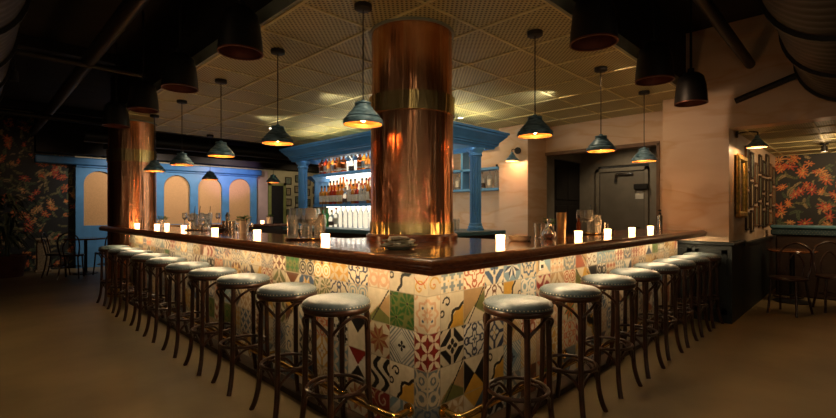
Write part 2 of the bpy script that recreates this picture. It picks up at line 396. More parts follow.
# arched blue wall -----------------------------------------------------------
ar=thing('arched_screen','light blue partition with a row of round-topped woven cane panels, far left','partition',(1.72,YW-.15,0))
Y0=0.
def arch_panel():
    g=MB(); X1=4.33; zt=2.38; pitch=.84; starts=[.15+pitch*k for k in range(5)]; w=.64; r=w/2; zb=.98; zs=2.27-r
    th=.12
    def quad(pts): # pts xz polygon extruded in y
        n=len(pts); v=[(p[0],0,p[1]) for p in pts]+[(p[0],th,p[1]) for p in pts]
        g.add(v,[tuple(range(n)),tuple(range(2*n-1,n-1,-1))]+[(i,(i+1)%n,n+(i+1)%n,n+i) for i in range(n)])
    quad([(0,0),(X1,0),(X1,zb),(0,zb)])
    prev=0
    for s0 in starts:
        quad([(prev,zb),(s0,zb),(s0,zs),(prev,zs)]); prev=s0+w
    quad([(prev,zb),(X1,zb),(X1,zs),(prev,zs)])
    n=12
    xs=0
    for s0 in starts:
        quad([(xs,zs),(s0,zs),(s0,zt),(xs,zt)])
        for k in range(n):
            a0,a1=PI-PI*k/n,PI-PI*(k+1)/n
            p0=(s0+r+r*math.cos(a0),zs+r*math.sin(a0)); p1=(s0+r+r*math.cos(a1),zs+r*math.sin(a1))
            quad([p0,p1,(p1[0],zt),(p0[0],zt)])
        xs=s0+w
    quad([(xs,zs),(X1,zs),(X1,zt),(xs,zt)])
    return g,starts,w,r,zb,zs
g,starts,w,r,zb,zs=arch_panel(); g.build('frame','blue',ar)
for s0 in starts:
    g=MB(); pts=[(s0,zb),(s0+w,zb)]+[(s0+r+r*math.cos(PI*k/14),zs+r*math.sin(PI*k/14)) for k in range(15)]
    n=len(pts); g.add([(p[0],.07,p[1]) for p in pts]+[(p[0],.10,p[1]) for p in pts],[tuple(range(n)),tuple(range(2*n-1,n-1,-1))]+[(i,(i+1)%n,n+(i+1)%n,n+i) for i in range(n)])
    g.build('cane_panel','cane',ar)
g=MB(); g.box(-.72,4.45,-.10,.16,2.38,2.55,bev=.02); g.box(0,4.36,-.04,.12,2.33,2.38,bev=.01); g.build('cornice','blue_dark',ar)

# ------------------------------------------------------------------ tile front
PAL=dict(cream=(.60,.53,.40),white=(.64,.61,.53),grey=(.20,.24,.26),blue=(.05,.10,.18),lblue=(.20,.30,.36),black=(.012,.012,.014),
 gold=(.55,.33,.06),tan=(.42,.28,.14),terra=(.33,.10,.04),red=(.25,.022,.015),olive=(.17,.18,.06),green=(.035,.14,.03),brown=(.14,.055,.022),peach=(.55,.35,.22),navy=(.018,.035,.09),orange=(.55,.14,.03))
P_={k:np.array(v) for k,v in PAL.items()}
def pick(m,a,b): return np.where(m[...,None],P_[a],P_[b])
def over(img,m,c): img=img.copy(); img[m]=P_[c]; return img
def pt_star(u,v,cs):
    a,b,c=cs; th=np.arctan2(v,u); r=np.hypot(u,v); k=np.abs(((th+PI/8)%(PI/4))-PI/8); m=r*(np.cos(k)+1.6*np.sin(PI/8-k))<.92
    img=pick(m,b,a); img=over(img,m&((np.floor((th)/(PI/8))%2)==0),c); return over(img,(np.abs(u)+np.abs(v)>1.62),b)
def pt_petal(u,v,cs):
    a,b,c=cs; U,V=np.abs(((u+1)%1)*2-1),np.abs(((v+1)%1)*2-1)
    m=np.abs(U-V)/1.414<.27*np.sin(PI*np.clip((U+V)/2,0,1))
    return pick(m,b,a)
def pt_diam(u,v,cs):
    a,b,c=cs; s=np.abs(u)*.9+np.abs(v)*.9; U=np.abs(u)-.5; 
    img=pick((np.abs(np.abs(u)+np.abs(v)-.95)<.27)&(np.abs(u)>.12)&(np.abs(v)>.12),b,a)
    th=np.arctan2(v,u); r=np.hypot(u,v); img=over(img,r<.42*np.abs(np.cos(2*th))**.6,b); img=over(img,r<.08,c); return over(img,np.abs(u)+np.abs(v)>1.75,b)
def pt_arab(u,v,cs):
    a,b,c=cs; U,V=np.abs(u),np.abs(v); r=np.hypot(u,v); th=np.arctan2(v,u)
    m=np.abs(r-.45-.16*np.cos(4*th))<.075
    m|=np.abs(np.hypot(U-1,V-1)-.55-.1*np.cos(4*np.arctan2(V-1,U-1)))<.07
    m|=np.abs(np.hypot(U-.72,V-.0)-.2)<.06; m|=np.abs(np.hypot(U,V-.72)-.2)<.06; m|=r<.16*(1+.5*np.cos(4*th)); m|=(np.hypot(U-1,V-1)<.22)
    return over(pick(m,b,a),r<.06,c)
def pt_tri(u,v,cs):
    a,b,c=cs; img=pick(np.abs(v)<np.abs(u),b,a); return over(img,(np.abs(v)>=np.abs(u))&(v<0),c)
def pt_leaf(u,v,cs):
    a,b,c=cs; img=pick(np.zeros_like(u,bool),b,a)
    for cx,cy in ((-.45,-.45),(.45,.4),(-.9,.8),(1,-.9)):
        th=np.arctan2(v-cy,u-cx); r=np.hypot(u-cx,v-cy); k=np.abs(np.cos(4.5*th+cx)); img=over(img,(r<.62)&(r>.13)&(k>.55+.4*np.abs(r-.38)),b); img=over(img,r<.07,c)
    return img
def pt_cdiam(u,v,cs):
    a,b,c=cs; s=np.abs(u)+np.abs(v); th=np.arctan2(v,u); r=np.hypot(u,v)
    img=pick((np.abs(s-.98)<.05)|(np.abs(s-.78)<.03),b,a); img=over(img,(s>1.1)&(np.sin(s*22)>.3),b); return over(img,r<.26*np.abs(np.cos(2*th))+.05,c)
def pt_arc(u,v,cs):
    a,b,c=cs; r=np.hypot(u-1,v+1); img=pick(r<1.15,a,b); th=np.arctan2(v+1,u-1)
    w=1.22+.10*np.cos(8*th); img=over(img,np.abs(r-w)<.10,c)
    rr=np.hypot(u+.45,v-.5); img=over(img,(np.abs(rr-.2-.04*np.arctan2(v-.5,u+.45))<.055),c); img=over(img,(np.abs(np.hypot(u+.85,v+.1)-.16)<.05),c); return img
def pt_ring(u,v,cs):
    a,b,c=cs; r=np.hypot(u,v); th=np.arctan2(v,u); img=pick(np.abs(r-.72-.08*np.cos(8*th))<.09,b,a)
    img=over(img,r<.42*np.abs(np.cos(4*th))**.4,b); img=over(img,r<.12,a); U,V=np.abs(u),np.abs(v)
    img=over(img,(np.abs(U-.35)+np.abs(V-.35))<.1,c); return over(img,(np.hypot(U-1,V-1)<.32)&(np.hypot(U-1,V-1)>.18),b)
def pt_damask(u,v,cs):
    a,b,c=cs; U,V=np.abs(u),v; m=np.abs(np.hypot(U-.45,V-.45)-.33)<.1; m|=np.abs(np.hypot(U-.45,V+.5)-.3)<.1; m|=(U<.08); m|=np.hypot(U-.45,(V-.45)*.7)<.1
    m|=np.abs(U-.85-.1*np.sin(V*7))<.08; m|=(np.abs(V+.02)<.07)&(U<.5); return pick(m,b,a)
def pt_plus(u,v,cs):
    a,b,c=cs; U=((u+1)*1.5)%1-.5; V=((v+1)*1.5)%1-.5; m=((np.abs(U)<.14)&(np.abs(V)<.4))|((np.abs(V)<.14)&(np.abs(U)<.4)); img=pick(m,b,a); return over(img,(np.abs(U)>.42)&(np.abs(V)>.42),c)
def pt_wave(u,v,cs):
    a,b,c=cs; return pick(np.sin((u+.35*np.sin(v*4))*7+v*3)>.15,b,a)
def pt_circ(u,v,cs):
    a,b,c=cs; U=((u+1))%1-.5; V=((v+1))%1-.5; r=np.hypot(U,V); img=pick((np.abs(r-.42)<.06)|(np.abs(r-.2)<.07),b,a); return over(img,r>.58,c)
def pt_scroll(u,v,cs):
    a,b,c=cs; img=pick(np.zeros_like(u,bool),b,a)
    for cx,cy,s in ((-.5,.4,1),(.5,-.4,-1),(.55,.6,1),(-.6,-.6,-1)):
        r=np.hypot(u-cx,v-cy); th=np.arctan2(v-cy,(u-cx)*s); img=over(img,(np.abs(r-(.12+.05*(th+PI)))<.05),b); img=over(img,r<.06,c)
    return over(img,np.abs(v-.4*np.sin(u*3))<.05,c)
def pt_facet(u,v,cs):
    a,b,c=cs; img=pick(v>u*.8,b,a); img=over(img,(v<-u*.5-.1)&(v<u),c); return over(img,np.abs(v-u*1.3+.2)<.07,'black')
PT=[pt_star,pt_petal,pt_diam,pt_arab,pt_tri,pt_leaf,pt_cdiam,pt_arc,pt_ring,pt_damask,pt_plus,pt_wave,pt_circ,pt_scroll,pt_facet]
CS=[('cream','terra','tan'),('red','cream','tan'),('cream','black','gold'),('cream','navy','blue'),('cream','black','gold'),('olive','green','black'),
    ('white','grey','black'),('gold','cream','black'),('cream','peach','blue'),('grey','cream','tan'),('white','black','gold'),('cream','blue','tan'),('lblue','cream','tan'),
    ('cream','orange','green'),('tan','cream','olive'),('cream','gold','blue'),('gold','white','brown'),('white','brown','terra'),('lblue','white','navy'),
    ('cream','grey','blue'),('white','terra','black'),('blue','cream','gold'),('peach','cream','brown'),('cream','olive','gold'),('brown','cream','gold')]
rs=np.random.RandomState(11)
spec={ # (side, column, row): pattern, colours   column 0 is the half tile at the corner, row 0 the topmost
 ('c',0):(pt_scroll,('cream','gold','orange')),('c',1):(pt_ring,('cream','peach','blue')),('c',2):(pt_petal,('red','cream','cream')),('c',3):(pt_damask,('grey','cream','cream')),('c',4):(pt_arab,('grey','blue','cream')),
 ('l',1,0):(pt_arc,('cream','cream','black')),('l',2,0):(pt_damask,('cream','peach','tan')),('l',3,0):(pt_arab,('cream','navy','gold')),
 ('l',1,1):(pt_leaf,('olive','green','black')),('l',2,1):(pt_facet,('tan','cream','olive')),('l',3,1):(pt_circ,('lblue','cream','tan')),
 ('l',1,2):(pt_cdiam,('white','grey','black')),('l',2,2):(pt_star,('cream','terra','tan')),('l',3,2):(pt_tri,('black','cream','cream')),
 ('l',1,3):(pt_arc,('gold','cream','black')),('l',2,3):(pt_wave,('cream','black','tan')),('l',3,3):(pt_tri,('red','white','black')),('l',4,2):(pt_plus,('white','black','gold')),('l',4,1):(pt_arab,('cream','navy','blue')),
 ('r',1,0):(pt_plus,('cream','grey','gold')),('r',2,0):(pt_arab,('cream','terra','cream')),('r',3,0):(pt_diam,('cream','blue','black')),
 ('r',1,1):(pt_arc,('gold','cream','black')),('r',2,1):(pt_facet,('olive','tan','cream')),('r',3,1):(pt_arab,('white','brown','terra')),
 ('r',1,2):(pt_diam,('cream','black','cream')),('r',2,2):(pt_arab,('white','navy','grey')),('r',3,2):(pt_diam,('navy','cream','gold')),
 ('r',1,3):(pt_facet,('tan','cream','olive')),('r',2,3):(pt_tri,('cream','black','gold')),('r',3,3):(pt_arc,('gold','cream','black')),
}
def tile_panel(name, side, parent, length):
    Vs=[];Fs=[];Cs=[];off=0
    zt=[1.04-.2*k for k in range(6)]
    ncol=int((length-.1)/.2)+2
    for row in range(5):
        for col in range(ncol):
            s0=0 if col==0 else .1+.2*(col-1); s1=.1+.2*col
            if s0>=length: continue
            s1=min(s1,length)
            key=('c',row) if col==0 else (side,col,row)
            if key in spec: fn,cs=spec[key]
            else: fn=PT[rs.randint(len(PT))]; cs=CS[rs.randint(len(CS))]
            n=44 if col<6 else (30 if col<12 else 16)
            rot=rs.randint(4) if (col>0 and key not in spec) else 0
            full=(s1-s0)/.2; nu=max(4,int(n*full))
            z1=min(zt[row],1.012); z0=zt[row+1]
            S_,Z=np.meshgrid(np.linspace(s0,s1,nu+1),np.linspace(z0,z1,n+1))
            if col==0: u=S_/.1*(-1 if side=='l' else 1)
            else: u=((S_-s0)/.1-1)*(-1 if side=='l' else 1)
            v=(Z-z0)/.1-1
            for _ in range(rot): u,v=-v,u
            img=fn(u,v,cs).astype(float)
            e=.018; uu=np.abs(u) if col else np.abs(u)
            gr=(np.abs(v)>1-e*1.2)|(uu>1-e*1.2); 
            img[gr]=np.array((.40,.35,.27))
            img=img**1.12*rs.uniform(.62,1.0)
            if side=='l': P=np.stack([np.full_like(S_,0.),S_,Z],-1)
            else: P=np.stack([S_,np.full_like(S_,0.),Z],-1)
            I=np.arange((n+1)*(nu+1)).reshape(n+1,nu+1)+off
            F=np.stack([I[:-1,:-1],I[:-1,1:],I[1:,1:],I[1:,:-1]],-1).reshape(-1,4)
            Vs.append(P.reshape(-1,3));Fs.append(F);Cs.append(img.reshape(-1,3)); off+=(n+1)*(nu+1)
    V=np.concatenate(Vs);F=np.concatenate(Fs);Cc=np.concatenate(Cs)
    me=bpy.data.meshes.new(name); me.from_pydata(V.tolist(),[],F.tolist())
    ca=me.color_attributes.new('Col','FLOAT_COLOR','POINT'); c4=np.ones((len(V),4)); c4[:,:3]=Cc; ca.data.foreach_set('color',c4.ravel())
    me.materials.append(M['tiles']); o=bpy.data.objects.new(name,me); C.objects.link(o); o.parent=parent
    return o
front=thing('tiled_bar_cabinet','long L-shaped bar front clad in patchwork patterned tiles','bar',(TX,TY,0))
pl_=tile_panel('tile_panel','l',front,6.23); pr_=tile_panel('tile_panel','r',front,4.42)
g=MB().box(.004,.45,.004,6.22,.0,1.0); g.box(.45,4.45,.004,.43,.0,1.0); g.box(.45,1.2,.43,1.35,.0,1.0); g.build('cabinet_body','dark_wood',front)
g=MB().box(-.117,-.001,-.117,6.20,0,.04); g.box(-.001,4.45,-.117,-.001,0,.04); g.build('plinth','dark_wood',front)
ou=thing('wall_outlet','small grey outlet plate on the tiles under the right wing of the bar','outlet',(2.86,TY-.001,.93))
MB().box(-.035,.035,-.012,0,-.055,.055,bev=.004).build('cover_plate','outlet',ou)
for z in (-.025,.025): MB().box(-.015,.015,-.015,-.012,z-.012,z+.012).build('socket','black',ou)

# counter ----------------------------------------------------------------
ct=thing('bar_counter','L-shaped polished mahogany bar top with moulded edge','counter',(CX,CY,0))
XE,YE=6.2-CX,8.5-CY
g=MB(); o_=.055
g.prism([(o_,o_),(XE,o_),(XE,.75),(1.55,.75),(1.55,1.7),(.78,1.7),(.78,6.57),(.062,6.57),(.062,YE),(o_,YE)],1.03,ZC)
g.build('counter_slab','wood_top',ct)
prof=[(.062,1.066),(.060,1.073),(.052,1.077),(.040,1.076),(.028,1.070),(.018,1.061),(.006,1.054),(.0,1.045),(.0,1.036),(.010,1.029),(.008,1.018),(.012,1.004),(.03,1.002),(.055,1.002),(.062,1.03)]
g=MB()
n=len(prof); v=[]
for (o,z) in prof: v.append((o,YE+.02-o*.3,z))
for (o,z) in prof: v.append((o,o,z))
for (o,z) in prof: v.append((XE+.02-o*.5,o,z))
f=[]
for k in range(2):
    for i in range(n): f.append((k*n+i,k*n+(i+1)%n,(k+1)*n+(i+1)%n,(k+1)*n+i))
f+= [tuple(range(n)),tuple(range(3*n-1,2*n-1,-1))]
g.add(v,f,True); g.build('edge_moulding','rail',ct)
# led strips under the overhang
for nm,lab,xx in (('a','warm light strip under the left wing of the counter',0),('b','warm light strip under the right wing of the counter',1)):
    t=thing('light_strip',lab,'light strip',(CX,CY,0))
    g=MB(); h=MB()
    if xx==0:
        for k in range(20):
            y0=.14+k*.31; g.box(.125,.139,y0,y0+.298,1.003,1.008)
        h.box(.12,.144,.13,6.4,1.008,1.012)
    else:
        for k in range(15):
            x0=.16+k*.305; g.box(x0,x0+.298,.125,.139,1.003,1.008)
        h.box(.15,4.75,.12,.144,1.008,1.012)
    g.build('led_tape','led',t); h.build('channel','steel',t)
# foot rails
fr=thing('foot_rail','polished brass foot rail along the left wing of the tiled bar','foot rail',(1.575,1.74,0))
g=MB().tube(smooth_path([(.128,.03,.205),(.10,.02,.205),(.02,.02,.205),(0,.05,.205),(0,.2,.205)],5)+[Vector((0,1.,.205)),Vector((0,3.,.205)),Vector((0,6.1,.205))],.019,12); g.build('rail','brass',fr)
for yy in (.03,1.5,3.,4.5,5.9):
    g=MB(); 
    if yy>.1: g.tube([(0,yy,.205),(.125,yy,.205)],.012)
    g.tube([(.118,yy,.205),(.128,yy,.205)],.036,16); g.build('bracket','brass',fr)
fr2=thing('foot_rail','polished brass foot rail along the right wing of the tiled bar','foot rail',(1.80,1.505,0))
g=MB().tube(smooth_path([(.025,.127,.205),(.025,.10,.205),(.02,.02,.205),(.06,0,.205),(.2,0,.205)],5)+[Vector((1.,0,.205)),Vector((3.,0,.205)),Vector((4.25,0,.205))],.019,12); g.build('rail','brass',fr2)
for yy in (.025,1.4,2.8,4.1):
    g=MB()
    if yy>.1: g.tube([(yy,0,.205),(yy,.125,.205)],.012)
    g.tube([(yy,.117,.205),(yy,.127,.205)],.036,16); g.build('bracket','brass',fr2)

# copper columns -----------------------------------------------------------
def column(loc,R,zb,zt,bz0,bz1,label,ringz):
    t=thing('copper_column',label,'column',loc)
    MB().lathe([(R,zb+.0),(R,bz0+.02)],seg=72).build('lower_copper_sheet','copper',t)
    MB().lathe([(R-.008,bz1-.02),(R-.008,zt-.02)],seg=72).build('upper_copper_sheet','copper',t)
    MB().lathe([(R-.004,bz0),(R+.012,bz0),(R+.014,bz1),(R-.01,bz1)],seg=72).build('brass_band','brass_sheet',t)
    MB().lathe([(R+.0,ringz),(R+.008,ringz),(R+.008,ringz+.09),(R,ringz+.09)],seg=72).build('base_band','brass_sheet',t)
    MB().lathe([(R-.01,zb),(R+.035,zb),(R+.035,zb+.035),(R+.02,zb+.05),(R,zb+.05)],seg=72).build('base_ring','rail' if zb>.5 else 'brass',t)
    MB().lathe([(R-.02,zt-.02),(R+.01,zt-.02),(R+.01,zt-.003),(R-.02,zt-.003)],seg=72).build('top_collar','edge_trim',t)
    return t
column((2.512,2.58,0),.33,ZC+.001,ZCE,2.045,2.185,'large copper column with brass band standing on the bar corner',ZC+.05)
column((1.83,8.26,0),.33,0.,ZCE,2.07,2.26,'copper clad column at the far left end of the bar',.06)

# ------------------------------------------------------------------ stools
def make_stool():
    t=thing('bar_stool','x','bar stool')
    MB().lathe([(0,.735),(.165,.735),(.182,.739),(.190,.750),(.190,.762),(.183,.772),(.0,.772)],seg=40).build('seat_rim','stool_wood',t)
    MB().lathe([(.186,.770),(.189,.780),(.184,.793),(.165,.806),(.11,.816),(.05,.819),(0,.820)],seg=40).build('seat_cushion','leather',t)
    g=MB()
    for k in range(56):
        a=2*PI*k/56; g.lathe([(0,.0035),(.0035,.0015),(.0035,-.003),(0,-.0035)],(.1885*math.cos(a),.1885*math.sin(a),.781),6)
    g.build('nail_trim','nails',t)
    for sx in (-1,1):
        for sy in (-1,1):
            p=smooth_path([(.118*sx,.118*sy,.737),(.124*sx,.124*sy,.55),(.126*sx,.126*sy,.33),(.134*sx,.134*sy,.16),(.150*sx,.150*sy,.06),(.168*sx,.168*sy,0)],5)
            MB().tube(p,[.0165]*len(p),10).build('leg','stool_wood',t)
    ring=[(.163*math.cos(a),.163*math.sin(a),.315) for a in [2*PI*k/40 for k in range(40)]]
    MB().tube(ring,.011,8,closed=True).build('foot_ring','stool_wood',t)
    for k in range(4):
        a=PI/4+k*PI/2; c0=Vector((math.cos(a),math.sin(a),0)); c1=Vector((math.cos(a+PI/2),math.sin(a+PI/2),0)); mid=(c0+c1).normalized()
        p=smooth_path([c0*.175+Vector((0,0,.57)),c0*.168+mid*.012+Vector((0,0,.64)),c0*.10+mid*.10+Vector((0,0,.705)),mid*.168+Vector((0,0,.727)),c1*.10+mid*.10+Vector((0,0,.705)),c1*.168+mid*.012+Vector((0,0,.64)),c1*.175+Vector((0,0,.57))],4)
        MB().tube(p,.009,8).build('upper_brace','stool_wood',t)
        p=smooth_path([c0*.188+Vector((0,0,.15)),c0*.165+mid*.015+Vector((0,0,.22)),c0*.09+mid*.085+Vector((0,0,.285)),mid*.145+Vector((0,0,.298)),c1*.09+mid*.085+Vector((0,0,.285)),c1*.165+mid*.015+Vector((0,0,.22)),c1*.188+Vector((0,0,.15))],4)
        MB().tube(p,.009,8).build('lower_brace','stool_wood',t)
    return t
ly=[2.10,2.66,3.31,3.88,4.48,5.13,5.74,6.36,6.95,7.57]
rx=[2.136,2.73,3.35,3.88,4.46,4.98,5.49,6.00]
st=make_stool(); 
for i,y in enumerate(ly):
    lab='grey leather bar stool along the left wing of the bar, '+(ORD[i+1] if i<9 else 'farthest')+' from the corner'
    rz=random.uniform(-.06,.06)
    if i==0: st.location=(1.455,y,0); st['label']=lab; st['group']='bar stools along the left wing'
    else: dup(st,(1.455+random.uniform(-.012,.012),y,0),lab,rz,'bar stools along the left wing')
for i,x in enumerate(rx):
    lab='grey leather bar stool along the right wing of the bar, '+(ORD[i+1]+' from the corner' if i<7 else 'nearest the pillar')
    dup(st,(x,1.36+random.uniform(-.012,.012),0),lab,random.uniform(-.06,.06),'bar stools along the right wing')

# ------------------------------------------------------------------ pendants
LIGHTS=[]
def plight(loc,power,col,r=.03,typ='POINT',name='lamp_light'):
    l=bpy.data.lights.new(name,typ); l.energy=power; l.color=col; l.shadow_soft_size=r
    o=bpy.data.objects.new(name,l); C.objects.link(o); o.location=loc; return o
def make_pendant():
    t=thing('pendant_lamp','x','pendant lamp')    # origin at rim level
    MB().lathe([(.0,.825),(.06,.825),(.06,.795),(.052,.79),(0,.79)],seg=24).build('ceiling_canopy','black',t)
    MB().tube([(0,0,.79),(0,0,.16)],.0045,6).build('cord','tubular',t)
    g=MB().lathe([(.0,0.1680),(.016,0.1680),(.02,0.1554),(.055,0.1512),(.058,0.1445),(.052,0.1386),(.056,0.1327),(.058,0.1193),(.068,0.1142),(.070,0.1058),(.092,0.0840),(.114,0.0588),(.118,0.0521),(.114,0.0470),(.128,0.0386),(.136,0.0302),(.138,0.0000),(.132,0.0000),(.130,0.0286),(.122,0.0370),(.106,0.0470),(.108,0.0554),(.086,0.0806),(.064,0.1025),(.052,0.1159),(.046,0.1302),(0,0.1327)],seg=36)
    sh=g.build('lamp_shade','patina',t)
    MB().lathe([(.1305,0.0017),(.1285,0.0277),(.120,0.0361),(.104,0.0462),(.106,0.0546),(.084,0.0790),(.062,0.1008),(.05,0.1142),(.044,0.1260),(0,0.1277)],seg=36).build('shade_lining','patina_in',sh)
    MB().lathe([(0,.126),(.016,.124),(.016,.085),(0,.08)],seg=14).build('bulb_socket','brass',t)
    MB().lathe([(0,.016),(.013,.022),(.021,.040),(.021,.055),(.013,.07),(.011,.084),(0,.084)],seg=16).build('bulb','bulb',t)
    return t
pn=make_pendant(); ZP=1.89
PEN=[(1.915,2.45),(1.915,3.66),(1.915,4.92),(1.915,6.18),(1.915,7.38),(3.163,1.853),(4.41,1.853),(5.63,1.853),(3.13,8.55),(4.35,8.5)]
plab=['blue-patina metal pendant lamp hanging just left of the large copper column','blue-patina pendant lamp over the left wing, second from the copper column','blue-patina pendant lamp over the left wing, third from the copper column','blue-patina pendant lamp over the left wing, fourth from the copper column','blue-patina pendant lamp over the left wing, farthest, beside the far copper column',
 'blue-patina pendant lamp over the right wing, nearest the large copper column','blue-patina pendant lamp over the right wing, middle of three','blue-patina pendant lamp over the right wing, nearest the pillar','dark pendant lamp in front of the blue arches over the rear counter','dark pendant lamp by the far doorway over the rear counter']
for i,(x,y) in enumerate(PEN):
    if i==0: pn.location=(x,y,ZP); pn['label']=plab[0]; pn['group']='patina pendant lamps'
    else: dup(pn,(x,y,ZP),plab[i],None,'patina pendant lamps')
    plight((x,y,ZP+.045),6. if i<8 else 2.,(1,.52,.20),.02)

# black bell lamps -----------------------------------------------------------
def make_bell():
    t=thing('bell_lamp','x','ceiling lamp')
    g=MB().lathe([(0,.36),(.03,.36),(.03,.32),(.075,.31),(.115,.27),(.135,.19),(.147,.08),(.152,0),(.144,0),(.138,.08),(.125,.19),(.10,.26),(0,.29)],seg=32)
    sh=g.build('lamp_shade','black_lamp',t)
    MB().lathe([(.153,.0),(.153,.008),(.143,.008),(.143,-.002),(.153,-.002)],seg=32).build('copper_rim','coppery',t)
    MB().lathe([(0,.20),(.118,.19),(.13,.1),(.1405,.01)],seg=32).build('lining','coppery',sh)
    MB().tube([(0,0,1.09),(0,0,.35)],.012,8).build('stem','black',t)
    return t
bl=make_bell(); k=0
BL=[(1.35,3.12,2.41),(1.35,4.41,2.41),(1.35,5.63,2.41),(1.35,6.92,2.41),(2.93,1.28,2.41),(4.14,1.28,2.41),(5.27,1.28,2.41)]
bn=['nearest the camera, top left','second from the front','third from the front','farthest, before the far column']
for i,p in enumerate(BL):
    lab=('black bell shaped lamp along the left ceiling edge, '+bn[i]) if i<4 else ('black bell shaped lamp along the right ceiling edge, '+['nearest the camera','middle of three','nearest the pillar'][i-4])
    if i==0: bl.location=p; bl['label']=lab; bl['group']='black bell lamps'
    else: dup(bl,p,lab,None,'black bell lamps')

# ------------------------------------------------------------------ ducts and pipes
def duct(name,label,axis,a0,a1,c,z,R):
    t=thing(name,label,'duct',(0,0,0))
    g=MB(); n=int((a1-a0)/.12); prof=[]
    pts=[];rr=[]
    for k in range(n+1):
        s=a0+(a1-a0)*k/n
        for q,dr in ((0,0),(.02,.006),(.04,0)):
            pts.append((s+q,c,z) if axis=='x' else (c,s+q,z)); rr.append(R+dr)
    g.tube(pts,rr,40); g.build('duct_shell','duct',t)
    h=MB()
    for q in range(3):
        e=a0+.6+q*(a1-a0-1.2)/2
        for sd in (-1,1):
            cc=c+sd*(R*.8)
            if axis=='x': h.box(e,e+.03,cc-.004,cc+.004,z+R*.6,ZHI-.001)
            else: h.box(cc-.004,cc+.004,e,e+.03,z+R*.6,ZHI-.001)
    h.build('hanger_straps','black',t)
    m=max(1,int((a1-a0)/1.1))
    for k in range(m+1):
        s=a1-.03-k*1.1
        if s<a0: break
        g=MB().tube([(s,c,z),(s+.05,c,z)] if axis=='x' else [(c,s,z),(c,s+.05,z)],R+.03,40); g.build('clamp_ring','black',t)
    return t
duct('air_duct','wide ribbed dark ventilation duct under the ceiling at the upper right','x',1.2,6.1,.05,2.85,.46)
duct('air_duct','wide ribbed dark ventilation duct under the ceiling at the upper left edge','y',1.4,10.8,-.16,2.85,.44)
def pipe(label,a,b,r): tag(MB().tube([a,b],r,10).build('ceiling_pipe','pipe'),label,'pipe')
pipe('thick dark pipe running under the ceiling beside the left black bell lamps',(.95,1.6,3.0),(.95,12.5,3.0),.07)
pipe('thin dark pipe crossing the upper left ceiling',(-3.5,6.2,2.95),(1.5,6.2,2.95),.035)
pipe('thin dark pipe crossing far left, before the floral wall',(-3.5,9.2,2.8),(5.5,9.2,2.8),.04)
pipe('thick dark pipe across the rear, past the end of the dropped ceiling',(1.5,10.3,2.72),(9.0,10.3,2.72),.12)
pipe('dark pipe running under the ceiling beside the right black bell lamps',(1.8,.92,3.0),(6.2,.92,2.95),.05)
pipe('short dark pipe slanting from the pillar to the right duct',(6.15,1.05,2.55),(6.15,.45,2.75),.035)
pipe('second rear pipe, thinner and lower, before the far doorway',(2.0,11.4,2.68),(9.0,11.4,2.68),.06)
for k,(x,y) in enumerate(((.3,5.0),(.55,8.6),(-.6,7.4))):
    pass
def joist(label,a): tag(MB().box(*a).build('ceiling_beam','pipe'),label,'beam')
joist('dark steel beam high across the left ceiling, nearest the camera',(-4,1.5,4.4,4.52,3.36,3.49))
joist('dark steel beam high across the left ceiling, second back',(-4,1.5,7.4,7.52,3.36,3.49))
joist('dark steel beam high across the rear ceiling, over the blue arches',(-4,9,11.8,11.95,3.36,3.49))
joist('dark steel beam high across the right ceiling',(3.4,3.52,-3.5,1.4,3.36,3.49))
for i,(x,y,z) in enumerate(((.42,3.4,2.62),(.30,5.8,2.55))):
    t=thing('spot_lamp','tiny spot lamp on a drop rod under the upper left ceiling, '+('nearer' if i==0 else 'farther')+' one','lamp',(x,y,z),group='drop rod spots')
    MB().tube([(0,0,.1),(0,0,3.49-z)],.008,6).build('drop_rod','black',t)
    MB().lathe([(0,.11),(.03,.10),(.035,0),(.03,0),(0,.02)],seg=14).build('lamp_head','black',t)
# downlights flush in ceiling
for i,(x,y) in enumerate(((3.6,7.1),(5.2,4.3),)):
    t=thing('downlight','small recessed ceiling downlight '+('over the rear left of the bar well' if i==0 else 'above the right end of the blue back bar'),'downlight',(x,y,ZCE-.012))
    MB().lathe([(.0,.004),(.05,.004),(.055,0),(.04,-.002)],seg=20).build('trim_ring','white',t)
    MB().lathe([(0,0.002),(.035,0.001)],seg=16).build('lens','led_white',t)

# ------------------------------------------------------------------ back bar
bb=thing('back_bar','blue painted back bar island with fluted columns, deep cornice and lit shelves','back bar',(3.97,3.66,0))
X,Yb=1.58,3.88
def rectloop(prof):
    g=MB(); rings=[]
    for ins,z in prof: rings.append([(ins,ins,z),(X-ins,ins,z),(X-ins,Yb-ins,z),(ins,Yb-ins,z)])
    g.loft(rings,caps=False); return g
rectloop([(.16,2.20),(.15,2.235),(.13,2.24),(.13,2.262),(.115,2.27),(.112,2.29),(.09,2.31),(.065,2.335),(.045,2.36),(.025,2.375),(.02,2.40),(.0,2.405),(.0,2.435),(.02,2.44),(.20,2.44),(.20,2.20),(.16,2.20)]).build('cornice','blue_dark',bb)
MB().box(.10,X-.10,.10,Yb-.10,0,.97).build('base_cabinet','dark_wood',bb)
MB().box(.04,X-.04,.04,Yb-.04,.97,1.03,bev=.008).build('deck','teal',bb)
MB().box(.20,X-.2,.20,Yb-.2,2.27,2.29).build('soffit','blue',bb)
